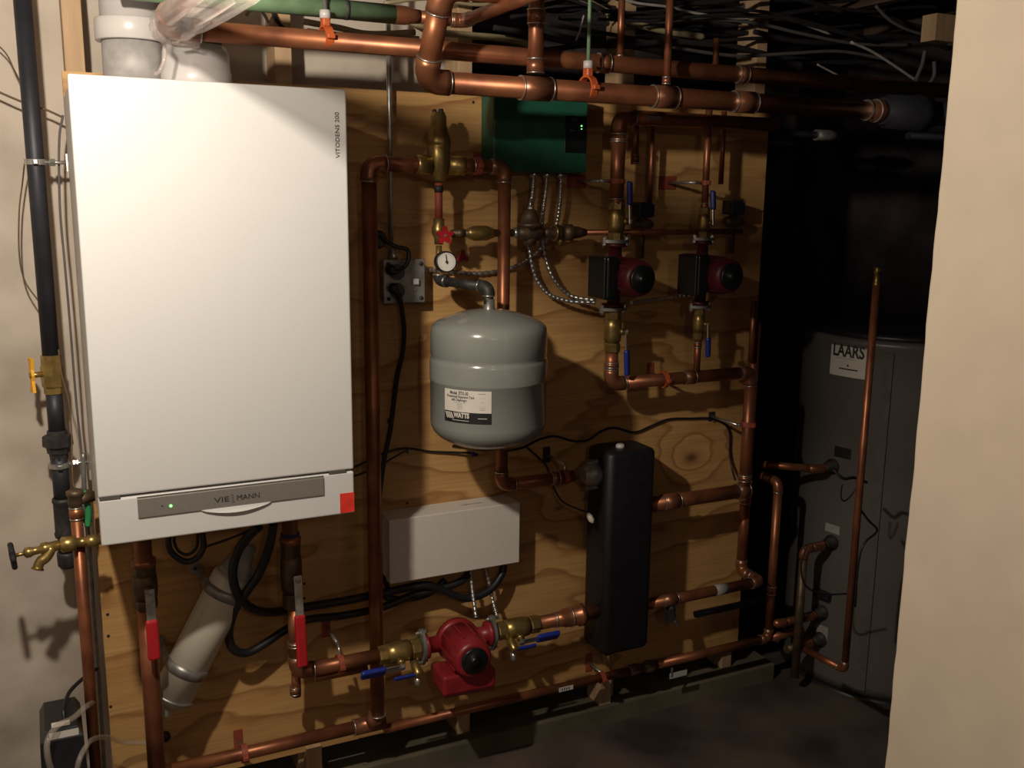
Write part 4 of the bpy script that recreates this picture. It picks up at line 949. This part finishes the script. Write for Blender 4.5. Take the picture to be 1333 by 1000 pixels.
cable('power_cable', 'thin black cable rising right from the coil under the boiler', 'cable', [(262, 714, .18), (285, 706, .17), (310, 697, .16), (325, 690, .15)], 3, 'black_rubber', G)
cable('power_cable', 'tangle of short black cable behind the tall riser beside the white module', 'cable', [(492, 765, .03), (505, 778, .04), (530, 780, .04), (560, 772, .03), (580, 755, .03)], 9, 'black_rubber', G)

# ================================================================== DIAGONAL WHITE PIPE
A0 = P(332, 708, .10); A1 = P(303, 752, .10); A2 = P(238, 872, .10); A3 = P(225, 905, .10); A4 = P(214, 932, .10)
ax = (A3 - A1).normalized(); L1 = (A3 - A1).length; rv = rad(A1, 54)
t = thing('condensate_neutraliser', 'cream plastic tube slanting down under the boiler, held by two metal straps', 'tube', A4.copy())
obj('tube', BM(lathe, A1 - ax * .01, ax, [(0, rv * .80), (.004, rv * .95), (.010, rv), (L1 + .01, rv)], 40), 'cream_plastic', t)
obj('end_cap', BM(lathe, A3, ax, [(0, rv * 1.03), (.004, rv * 1.03), (.006, rv * .96), (.014, rv * .8), (.02, rv * .5), (.045, rv * .38), (.05, rv * .30)], 40), 'cream_plastic', t)
obj('cap_ring', BM(rings, [A3 - ax * .004, A3 + ax * .003], rv * 1.05, 40), 'galvanised', t)
obj('top_cap', BM(lathe, A1 - ax * .008, -ax, [(0, rv * .82), (.012, rv * .80), (.014, rv * .68), (.03, rv * .66), (.032, rv * .56), (.05, rv * .54), (.052, rv * .42), (.075, rv * .40)], 36), 'cable_white', t)
sdv = ax.cross(Y_).normalized()
if sdv.x < 0: sdv = -sdv
for (c_, sg) in ((A1 + ax * .035, (-1, 1)), (P(243, 868, .10), (-1, 1))):
    c_ = A1 + ax * (c_ - A1).dot(ax)
    st = obj('strap', BM(rings, [c_ - ax * .012, c_ + ax * .012], rv * 1.035, 40), 'galvanised', t, label='metal strap')
    for s_ in sg:
        e_ = c_ + sdv * s_ * (rv * 1.25); e_.y = -.004
        bm = bmesh.new(); lathe(bm, e_ + Y_ * .003, -Y_, [(0, .016), (.002, .016)], 20)
        box(bm, Vector((c_.x + sdv.x * s_ * rv * 1.03, -.05, c_.z + sdv.z * s_ * rv * 1.03)), [.003, .095, .022], (sdv, Y_, ax))
        obj('strap_ear', bm, 'galvanised', st)
        obj('screw', BM(lathe, e_ - Y_ * .001, -Y_, [(0, .0045), (.003, .0035)], 10), 'black_iron', st)

# ================================================================== GAS PIPE AT LEFT
DGs = -.02
gp = P(66, 460, .0)
t = thing('gas_pipe', 'thick black iron gas pipe on the left wall', 'pipe', mv(gp, 'z', py=735))
def gz_(py): return Vector((gp.x, gp.y, mv(gp, 'z', py=py).z))
rgp = rad(gp, 21)
obj('pipe', BM(rings, [gz_(-40), gz_(466)], rgp, 26), 'black_iron', t)
obj('nipple', BM(rings, [gz_(508), gz_(566)], rgp * .98, 26), 'black_iron', t)
obj('union', BM(lathe, gz_(560), -Z_, [(0, rgp * 1.15), (.010, rgp * 1.2), (.012, rgp * 1.75), (.034, rgp * 1.8), (.036, rgp * 1.4), (.05, rgp * 1.3), (.052, rgp * 1.1), (.065, rgp * 1.05)], 8), 'malleable_iron', t)
obj('pipe', BM(rings, [gz_(590), gz_(655)], rgp, 26), 'black_iron', t)
obj('tee', BM(lathe, gz_(648), -Z_, [(0, rgp * 1.2), (.008, rgp * 1.28), (.012, rgp * 1.15), (.075, rgp * 1.15), (.08, rgp * 1.28), (.088, rgp * 1.2)], 24), 'malleable_iron', t)
obj('tee_branch', BM(rings, [gz_(675), gz_(675) + X_ * .055], rgp * .9, 20), 'malleable_iron', t)
obj('nipple', BM(rings, [gz_(690), gz_(722)], rgp * .95, 20), 'black_iron', t)
obj('cap', BM(lathe, gz_(718), -Z_, [(0, rgp * 1.15), (.006, rgp * 1.2), (.03, rgp * 1.15), (.036, rgp * .9)], 24), 'malleable_iron', t)
t = thing('gas_valve', 'brass gas valve with a yellow butterfly handle in the black pipe', 'valve', gz_(510))
Lh = gz_(462).z - gz_(512).z
obj('body', BM(lathe, gz_(512), Z_, [(0, rgp * 1.12), (Lh * .15, rgp * 1.12), (Lh * .2, rgp * 1.28), (Lh * .5, rgp * 1.36), (Lh * .72, rgp * 1.32), (Lh * .74, rgp * 1.2), (Lh, rgp * 1.2)], 8), 'brass', t)
vc = gz_(486); sd = Vector((-1, -.25, 0)).normalized()
obj('stem', BM(rings, [vc + sd * rgp, vc + sd * (rgp + .028)], .006, 12), 'brass', t)
def butterfly(bm):
    c = vc + sd * (rgp + .020); w1 = Vector((.25, -1, 0)).normalized(); pts = []
    for (h_, w__) in ((.036, .012), (.012, .006), (0, .010), (-.012, .006), (-.036, .012)): pts.append(c + Z_ * h_ + w1 * w__)
    for (h_, w__) in ((-.036, -.012), (-.012, -.006), (0, -.010), (.012, -.006), (.036, -.012)): pts.append(c + Z_ * h_ + w1 * w__)
    prism(bm, pts, sd * .006)
obj('handle', BM(butterfly), 'handle_yellow', t, label='yellow butterfly handle')
for py, lab in ((211, 'bright zinc pipe clamp high on the black gas pipe'), (605, 'bright zinc pipe clamp low on the black gas pipe')):
    c = gz_(py); t = thing('pipe_clamp', lab, 'pipe clamp', c.copy(), 'zinc clamps on the gas pipe')
    ring_clamp(t, c, Z_ + X_ * .0, rgp, 'zinc', .011, 'ring')
    obj('rod', BM(rings, [c + X_ * rgp * 1.2, Vector((bL - .004, c.y, c.z))], .004, 10), 'zinc', t)
    obj('nut', BM(lathe, c + X_ * (bL - c.x - .035), X_, [(0, .0085), (.010, .0085)], 6), 'zinc', t)
    obj('base_plate', BM(box, Vector((bL - .003, 0.006, c.z)), [.003, .02, .035]), 'zinc', t)
# copper pipe with elbow fitting in front of the gas pipe
cp = P(99, 665, .12)
run('copper_pipe', 'slim copper pipe standing left of the boiler with a fitting on top', [Vector((cp.x, cp.y, mv(cp, 'z', py=660).z)), mv(cp, 'z', py=1040)], wpx=15, couplings=[(mv(cp, 'z', py=668), 'z', .012)])
t = thing('relief_fitting', 'weathered bronze fitting capping the slim copper pipe left of the boiler', 'pipe fitting', cp.copy())
ct = mv(cp, 'z', py=660)
obj('body', BM(lathe, ct, Z_, [(0, .011), (.006, .014), (.012, .015), (.022, .014), (.026, .017), (.034, .017), (.038, .010)], 20), 'dull_bronze', t)
obj('branch', BM(rings, [ct + Z_ * .014, ct + Vector((.035, .02, .014))], .012, 16), 'dull_bronze', t)
# hose bib
hb = P(128, 703, .14); hx2 = lambda px: mv(hb, 'x', px=px)
t = thing('drain_tap', 'brass drain tap with a black handwheel at the lower left of the boiler', 'tap', hx2(70))
bm = bmesh.new(); Ls = hx2(132).x - hx2(78).x
lathe(bm, hx2(132), -X_, [(0, .010), (Ls * .1, .010), (Ls * .12, .013), (Ls * .35, .013), (Ls * .37, .010), (Ls * .6, .010), (Ls * .62, .016), (Ls * .95, .016), (Ls, .011)], 20); obj('nipple', bm, 'brass', t)
k = hx2(78); bd = Vector((-1, -.05, -.10)).normalized()
obj('body', BM(lathe, k, bd, [(0, .011), (.02, .011), (.024, .013), (.034, .013), (.038, .008), (.05, .0085), (.056, .011), (.064, .011), (.068, .006)], 18), 'brass', t)
sp = k + bd * .015; obj('spout', BM(rings, smooth_path([sp, sp + Vector((-.012, -.006, -.018)), sp + Vector((-.024, -.008, -.026)), sp + Vector((-.030, -.01, -.040))], 4), [.011] * 8 + [.010] * 4 + [.013], 16), 'brass', t)
wh = k + bd * .088
obj('stem', BM(rings, [k + bd * .06, wh], .004, 10), 'brass', t)
def wheel(bm, c, n_, R__, r_):
    x, y, z = frame(n_); N_ = 40; M_ = 10; g = []
    for i in range(N_):
        a_ = 2 * math.pi * i / N_; rr_ = R__ * (1 + .07 * math.cos(8 * a_)); u = x * math.cos(a_) + y * math.sin(a_)
        g.append([bm.verts.new(c + u * (rr_ + r_ * math.cos(2 * math.pi * j / M_)) + z * r_ * math.sin(2 * math.pi * j / M_)) for j in range(M_)])
    for i in range(N_):
        for j in range(M_): bm.faces.new((g[i][j], g[(i + 1) % N_][j], g[(i + 1) % N_][(j + 1) % M_], g[i][(j + 1) % M_]))
    for k_ in range(4):
        u = x * math.cos(k_ * math.pi / 2) + y * math.sin(k_ * math.pi / 2); box(bm, c + u * R__ * .5, [R__, .006, .004], (u, z.cross(u), z))
    lathe(bm, c - z * .006, z, [(0, .008), (.012, .008)], 12)
obj('handwheel', BM(wheel, wh, bd + Vector((.0, .0, 0)), .023, .0055), 'black_plastic', t, label='black handwheel')
cable('tape_flag', 'strip of green tape dangling left of the boiler', 'tape', [(108, 640, .1), (113, 655, .1), (115, 668, .1), (114, 685, .1)], 8, 'green_tape')
c = P(113, 672, .1); 
# grey wires beside the board
G = 'grey wires along the left edge of the plywood'
cable('grey_wire', 'inner grey wire running down the left edge of the plywood', 'wire', [(82, 150, -.01), (77, 185, -.01), (78, 270, -.01), (84, 340, -.01), (91, 420, -.01), (99, 520, -.01), (107, 600, -.01), (116, 720, -.01), (125, 840, -.01), (135, 1010, -.01)], 3, 'cable_grey', G)
cable('grey_wire', 'outer light grey wire running down the left edge of the plywood', 'wire', [(108, 590, .0), (110, 640, .0), (115, 700, .0), (122, 800, .0), (127, 860, .0), (136, 1010, .0)], 6, 'galvanised', G)
G = 'thin old wires on the whitewashed wall'
cable('wall_wire', 'thin rusty wire sagging from the left frame edge to the gas pipe, upper', 'wire', [(-10, 52, -.05), (8, 70, -.05), (18, 90, -.05), (26, 106, -.03)], 2, 'wire_rusty', G)
cable('wall_wire', 'thin rusty wire on the left wall, crossing behind the gas pipe', 'wire', [(-10, 116, -.05), (15, 127, -.05), (35, 135, -.05), (60, 143, -.05), (82, 153, -.04)], 3, 'wire_rusty', G)
cable('wall_wire', 'thin rusty wire hanging in a curve left of the gas pipe', 'wire', [(32, 212, -.03), (29, 240, -.05), (25, 275, -.05), (25, 330, -.05), (32, 365, -.05), (50, 392, -.03)], 2, 'wire_rusty', G)
cable('wall_wire', 'thin wire curving from the gas valve down to the bronze fitting', 'wire', [(76, 455, .03), (81, 490, .04), (89, 520, .05), (93, 560, .06), (94, 610, .08), (96, 632, .11), (104, 643, .11)], 2, 'wire_rusty', G)

# ================================================================== CONDENSATE PUMP
cpd = .20
k0_ = P(50, 940, cpd); k1_ = P(118, 940, cpd); zt_ = P(80, 944, cpd).z
t = thing('condensate_pump', 'black condensate pump box with a white label in the bottom left corner', 'pump', Vector(((k0_.x + k1_.x) / 2, -.16, .079)))
bm = bmesh.new(); x0, x1 = k0_.x - .012, k1_.x - .004
for (z_, ins) in ((.079, -.004), (zt_, .010)): pass
vs = []
for (z_, i_) in ((.0005, 0), (zt_ - .02, .012), (zt_, .022)):
    vs.append([bm.verts.new(v_) for v_ in ((x0 + i_, -.235 + i_, z_), (x1 - i_, -.235 + i_, z_), (x1 - i_, -.075 - i_ * .5, z_), (x0 + i_, -.075 - i_ * .5, z_))])
bm.faces.new(list(reversed(vs[0]))); bm.faces.new(vs[2])
for a_, b_ in zip(vs, vs[1:]):
    for j in range(4): bm.faces.new((a_[j], a_[(j + 1) % 4], b_[(j + 1) % 4], b_[j]))
obj('housing', bm, 'black_plastic', t)
obj('label', BM(boxw, Vector((x0 + .03, -.222, zt_ - .017)), Vector((x1 - .02, -.2205, zt_ - .003))), 'label_white', t, label='white label strip')
obj('label', BM(boxw, Vector((x0 + .035, -.205, zt_)), Vector((x1 - .035, -.185, zt_ + .0006))), 'label_white', t)
G = 'clear tubes at the condensate pump'
cable('clear_tube', 'clear hose arching over the top of the condensate pump', 'tube', [(72, 1015, .26), (63, 990, .27), (62, 965, .26), (75, 945, .23), (95, 935, .2), (112, 920, .16), (122, 914, .12)], 8, 'clear_tube', G)
cable('clear_tube', 'clear hose at the front right of the condensate pump', 'tube', [(98, 1015, .28), (103, 990, .28), (112, 972, .25), (122, 962, .2), (140, 960, .12), (160, 966, .06), (205, 968, .03)], 7, 'clear_tube', G)
cable('pump_lead', 'black cord arching up from the condensate pump to the board edge', 'cord', [(84, 940, .18), (83, 922, .16), (90, 902, .1), (104, 887, .06), (118, 876, .02), (128, 870, .0)], 5, 'black_rubber')
c = P(215, 958, .0); tag(obj('hose_clip', BM(lathe, c, -Y_, [(0, .012), (.01, .012), (.014, .006)], 12), 'black_plastic'), 'small black clip on the board beneath the cream tube', 'clip')

# ================================================================== SENSOR WIRES ON THE BOARD
G = 'thin black sensor wires on the plywood'
cable('sensor_wire', 'upper thin black wire from the boiler to the strap below the tank', 'wire', [(461, 608, .03), (475, 602, .02), (500, 590, .006), (528, 584, .006), (560, 588, .006), (590, 589, .01), (615, 590, .02)], 3, 'black_rubber', G)
cable('sensor_wire', 'lower thin black wire from the boiler beside the cable staple', 'wire', [(461, 620, .03), (480, 613, .02), (505, 600, .006), (528, 587, .006)], 2.5, 'black_rubber', G)
cable('sensor_wire', 'thin black wire wandering from the tank across to the right-hand riser', 'wire', [(650, 588, .03), (680, 583, .02), (700, 573, .006), (722, 568, .006), (745, 574, .006), (765, 573, .006), (782, 562, .006), (800, 557, .006), (825, 563, .006), (845, 556, .006), (870, 546, .006), (900, 545, .006), (925, 545, .006), (943, 552, .006), (950, 565, .006), (950, 590, .006), (953, 610, .02), (957, 625, .05)], 3, 'black_rubber', G)
cable('sensor_wire', 'thin black wire looping from under the tank to the black header', 'wire', [(686, 582, .02), (700, 595, .01), (712, 608, .01), (718, 628, .02), (726, 645, .05), (735, 655, .08), (750, 662, .11), (764, 667, .13)], 2.5, 'black_rubber', G)
for (px, py, lab) in ((530, 586, 'tiny pale cable staple on the plywood left of the tank bottom'), (927, 545, 'tiny pale cable staple by the dark plate on the right')):
    c = P(px, py, 0); tag(obj('cable_staple', BM(box, c - Y_ * .004, [.005, .008, .016], bev=.001), 'cable_grey'), lab, 'staple')
c = P(618, 591, .03); tag(obj('cable_tag', BM(box, c, [.018, .008, .012], bev=.002), 'blue_tag'), 'small blue wire connector under the grey tank', 'connector')

# ================================================================== WATER HEATER AT RIGHT
HX, HY, HR = 2.475, -.05, .315; HZ0, HZ1 = .03, 1.14
t = thing('water_heater', 'tall grey cylindrical water heater in the dark corner at right', 'water heater', Vector((HX, HY, HZ0)))
obj('jacket', BM(lathe, Vector((HX, HY, HZ0)), Z_, [(0, HR * .985), (.03, HR), (HZ1 - HZ0 - .02, HR), (HZ1 - HZ0 - .012, HR * 1.012), (HZ1 - HZ0, HR * 1.0), (HZ1 - HZ0 + .004, HR * .95)], 96), 'tank_metal', t)
obj('top_cap', BM(lathe, Vector((HX, HY, HZ1)), Z_, [(0, HR * .96), (.02, HR * .95), (.026, HR * .8)], 64), 'black_plastic', t)
obj('base_ring', BM(lathe, Vector((HX, HY, 0)), Z_, [(0, HR * 1.03), (.028, HR * 1.03), (.03, HR * .99)], 72), 'black_plastic', t)
a0, z0 = cyl_hit(HX, HY, HR, 1083, 448); a1, _ = cyl_hit(HX, HY, HR, 1133, 448); _, z1 = cyl_hit(HX, HY, HR, 1083, 487)
lb = obj('label', BM(patch, HX, HY, HR, a0, a1, z1, z0, .001, 16), 'label_white', t, label='cream brand label')
hcy = lambda px, py, r=HR + .001: (lambda az: oncyl(HX, HY, r, az[0], az[1]))(cyl_hit(HX, HY, HR, px, py))
text('lettering', 'LAARS', .052, 'ink', lb, hcy(1104, 458), ext=.0003, bold=.0014, sx=.72)
text('lettering', '▲', .010, 'ink', lb, hcy(1104, 476), ext=.0003)
az = cyl_hit(HX, HY, HR, 1104, 481)
obj('fine_print', BM(patch, HX, HY, HR + .001, az[0] - .10, az[0] + .10, az[1] - .002, az[1] + .002, .0003, 8), 'ink', lb)
az = cyl_hit(HX, HY, HR, 1100, 467); obj('fine_print', BM(patch, HX, HY, HR + .001, az[0] - .10, az[0] + .12, az[1] - .0006, az[1] + .0006, .0003, 8), 'logo_grey', lb)
a0, _ = cyl_hit(HX, HY, HR, 1139, 600); a1, _ = cyl_hit(HX, HY, HR, 1152, 600)
for (px0, py0, px1, py1, m_, lab) in ((1087, 580, 1109, 594, 'label_dark', 'black warning label'), (1075, 680, 1094, 691, 'logo_grey', 'pale printed label'), (1063, 811, 1079, 828, 'logo_grey', 'pale printed label')):
    a0_, z0_ = cyl_hit(HX, HY, HR, px0, py0); a1_, z1_ = cyl_hit(HX, HY, HR, px1, py0); _, z1_ = cyl_hit(HX, HY, HR, px0, py1)
    obj('label', BM(patch, HX, HY, HR, a0_, a1_, z1_, z0_, .001, 8), m_, t, label=lab)
obj('side_stripe', BM(patch, HX, HY, HR, a0, a1, HZ0 + .02, HZ1 - .03, .006, 6), 'cable_grey', t, label='dark vertical stripe')  # dark raised strip down the jacket
for (px, py) in ((1084, 607), (1083, 706), (1070, 797), (1068, 832)):
    an, z_ = cyl_hit(HX, HY, HR, px, py); n_ = Vector((math.cos(an), math.sin(an), 0)); c = Vector((HX + HR * n_.x, HY + HR * n_.y, z_))
    obj('port', BM(lathe, c - n_ * .005, n_, [(0, .024), (.012, .024), (.014, .016), (.035, .016), (.037, .012), (.045, .012)], 20), 'malleable_iron', t)
G = 'pipes between the plywood and the water heater'
def hpipe(label, px, py, pts_, wpx, m_='copper'):
    an, z_ = cyl_hit(HX, HY, HR, px, py); n_ = Vector((math.cos(an), math.sin(an), 0)); c = Vector((HX + (HR + .035) * n_.x, HY + (HR + .035) * n_.y, z_))
    c2 = c + n_ * .03; pp = [c, c2] + [f(c2) for f in pts_]
    return run('copper_pipe', label, pp, wpx=wpx, wref=0, m=m_, rings_=False)
hpipe('dark copper pipe entering the upper port of the water heater', 1084, 607, [lambda c: Vector((n5.x, n5.y + .10, c.z))], 10)
hpipe('dim pipe with a brass union at the second port of the water heater', 1083, 706, [lambda c: c + Vector((-.06, 0, -.0)), lambda c: c + Vector((-.06, 0, -.42))], 11, 'dull_bronze')
hpipe('dim copper pipe entering the third port of the water heater', 1070, 797, [lambda c: Vector((n4.x + .012, c.y, c.z)), lambda c: Vector((n4.x + .012, n4.y - .012, c.z))], 10)
hpipe('low copper pipe from the bottom run to the lowest water heater port', 1068, 832, [lambda c: Vector((n4.x + .05, c.y, c.z)), ], 11, 'dull_bronze')
run('copper_pipe', 'bottom copper run continuing right past the plywood edge towards the water heater', [n4 + X_ * .01, Vector((2.1, n4.y, n4.z))], wpx=11)
tp = P(1141, 372, .46); bp_ = mv(tp, 'z', py=872)
run('copper_pipe', 'slender copper relief pipe standing in front of the water heater', [tp, bp_, bp_ + Vector((-.02, .33, 0)) if False else Vector((bp_.x, -.46, bp_.z)), ][:2] + [P(1048, 846, .30)], wpx=10, wref=0)
tag(obj('brass_adapter', BM(lathe, tp - Z_ * .006, Z_, [(0, .009), (.012, .010), (.014, .0085), (.035, .0085), (.037, .010), (.05, .010), (.055, .005)], 14), 'brass'), 'brass end fitting on top of the slender relief pipe', 'pipe fitting')
cable('sensor_wire', 'black wire kinking out from behind the relief pipe', 'wire', [(1118, 660, .40), (1130, 677, .40), (1141, 688, .40), (1139, 695, .40), (1127, 705, .40), (1120, 720, .40), (1116, 745, .40), (1113, 790, .40)], 3, 'black_rubber')
cable('sensor_wire', 'black wires drooping from the upper heater port', 'wire', [(1085, 612, .38), (1098, 623, .40), (1112, 622, .40), (1128, 628, .40)], 4, 'black_rubber')
cable('sensor_wire', 'thin drooping loop of wire left of the relief pipe', 'wire', [(1096, 630, .39), (1095, 648, .39), (1100, 652, .39), (1108, 645, .39), (1113, 637, .39)], 2, 'black_rubber')
cable('sensor_wire', 'black wire down the left side of the heater to its lower label', 'wire', [(1050, 710, .35), (1043, 735, .35), (1047, 760, .35), (1062, 771, .36), (1080, 774, .36), (1102, 773, .38)], 2.5, 'black_rubber')
az = cyl_hit(HX, HY, HR, 1073, 773); c = oncyl(HX, HY, HR, az[0], az[1])(0, 0, .012)
tag(obj('sensor_holder', BM(box, c, [.06, .02, .028], (Vector((-math.sin(az[0]), math.cos(az[0]), 0)), Vector((math.cos(az[0]), math.sin(az[0]), 0)), Z_), bev=.006), 'black_plastic'), 'black sensor holder on the lower left of the water heater', 'sensor')
run('copper_pipe', 'short bent copper pipe on top of the water heater by the partition', [Vector((2.48, -.2, 1.16)), Vector((2.48, -.2, 1.25)), Vector((2.56, -.2, 1.25)), Vector((2.56, -.2, 1.16))], r=.012)

# dark pipes and blocks in the far corner
run('iron_pipe', 'dark horizontal pipe end near the partition under the headers', path((1182, 177, .0), ('X', 4.1)), wpx=10, m='black_iron', rings_=False)
t = run('iron_pipe', 'dim horizontal pipe with a pale coupling below the header end', path((985, 172, -.1), ('x', 1100)), wpx=9, m='black_iron', rings_=False)
obj('coupling', BM(rings, [mv(P(985, 172, -.1), 'x', px=1062), mv(P(985, 172, -.1), 'x', px=1092)], .017, 18), 'galvanised', t)
tag(obj('wood_block', BM(boxw, P(1217, 52, .2), P(1245, 20, .2) + Vector((0, .05, 0))), 'stud_pine'), 'small block of timber at the top edge of the partition', 'wood block')

# ================================================================== CEILING CABLES
G = 'pale cables under the ceiling'
cable('ceiling_cable', 'thick cream tube sagging from top centre to the right pine stud', 'cable', [(735, -18, .02), (765, 2, .02), (800, 20, .02), (835, 33, .02), (875, 42, .02), (916, 48, .02)], 9, 'cable_cream', G)
cable('ceiling_cable', 'cream tube curving down behind the thin rods to the upper header', 'cable', [(520, 20, .03), (560, 40, .03), (610, 46, .03), (660, 51, .03), (700, 62, .03), (748, 80, .03)], 9, 'cable_cream', G)
cable('ceiling_cable', 'long white wire along the ceiling right of the thin risers', 'cable', [(800, -4, .06), (830, 4, .06), (870, 9, .06), (900, 16, .06), (930, 21, .06), (965, 24, .06), (1000, 22, .06), (1035, 28, .06), (1082, 45, .06)], 3.5, 'cable_white', G)
cable('ceiling_cable', 'white wire sloping down towards the partition', 'cable', [(1108, 55, .1), (1135, 67, .1), (1165, 86, .1), (1192, 104, .1), (1215, 115, .1)], 3.5, 'cable_white', G)
cable('ceiling_cable', 'short pale wire above the header end', 'cable', [(1064, 84, .1), (1085, 95, .1), (1106, 106, .1)], 2.5, 'cable_white', G)
cable('ceiling_cable', 'grey wire near the top of the partition', 'cable', [(1140, 8, .1), (1158, 26, .1), (1180, 38, .1), (1212, 48, .1)], 4, 'cable_grey', G)
cable('ceiling_cable', 'thin white wire falling beside the green hanger rod', 'cable', [(760, 20, .05), (755, 40, .05), (748, 58, .05), (744, 77, .05)], 2.5, 'cable_white', G)
cable('ceiling_cable', 'thin pale wire between the rods left of the pine stud', 'cable', [(700, 48, .05), (725, 53, .05), (755, 55, .05)], 2, 'cable_white', G)
cable('ceiling_cable', 'grey vertical loop by the partition, left leg', 'cable', [(1204, 66, .12), (1200, 85, .12), (1192, 104, .12)], 5, 'cable_grey', G)
cable('ceiling_cable', 'grey vertical loop by the partition, right leg', 'cable', [(1216, 80, .12), (1216, 98, .12), (1208, 112, .12)], 5, 'cable_grey', G)
cable('ceiling_cable', 'beige cable behind the green pipe over the boiler', 'cable', [(395, 28, .05), (440, 36, .05), (480, 44, .05), (540, 42, .05)], 8, 'cable_cream', G)
cable('ceiling_cable', 'pale cable right beneath the green pipe', 'cable', [(400, 40, .04), (450, 46, .04), (500, 47, .04), (545, 50, .04)], 6, 'cable_white', G)
cable('ceiling_cable', 'pale looped cable end by the bagged elbow', 'cable', [(320, 20, .08), (332, 8, .08), (342, 16, .08), (350, 30, .08)], 4, 'cable_white', G)
cable('ceiling_cable', 'pale wire at the top of the picture over the thin risers', 'cable', [(500, 4, .04), (560, -2, .04), (620, 6, .04), (680, 2, .04), (740, -6, .04)], 5, 'cable_cream', G)
cable('ceiling_cable', 'dark cable hanging in front of the stud above the boiler', 'cable', [(352, 8, .0), (358, 22, .0), (366, 34, .0), (378, 42, .0)], 5, 'cable_dark', G)
for k in range(26):
    x0 = 620 + random.random() * 380; y0 = -10 + random.random() * 78; L = 120 + random.random() * 260; d_ = -.10 + random.random() * .2
    pts = [(x0 + L * s_ / 5, y0 + (5 + 0.06 * L * (s_ / 5)) * (s_ / 5) + 9 * math.sin(k * 1.7 + s_ * 1.3), d_) for s_ in range(6)]
    cable('ceiling_cable', 'dark cable among the tangle under the joists', 'cable', pts, 3 + random.random() * 5, 'cable_dark' if k % 9 else 'cable_grey', 'dark cables tangled under the joists')
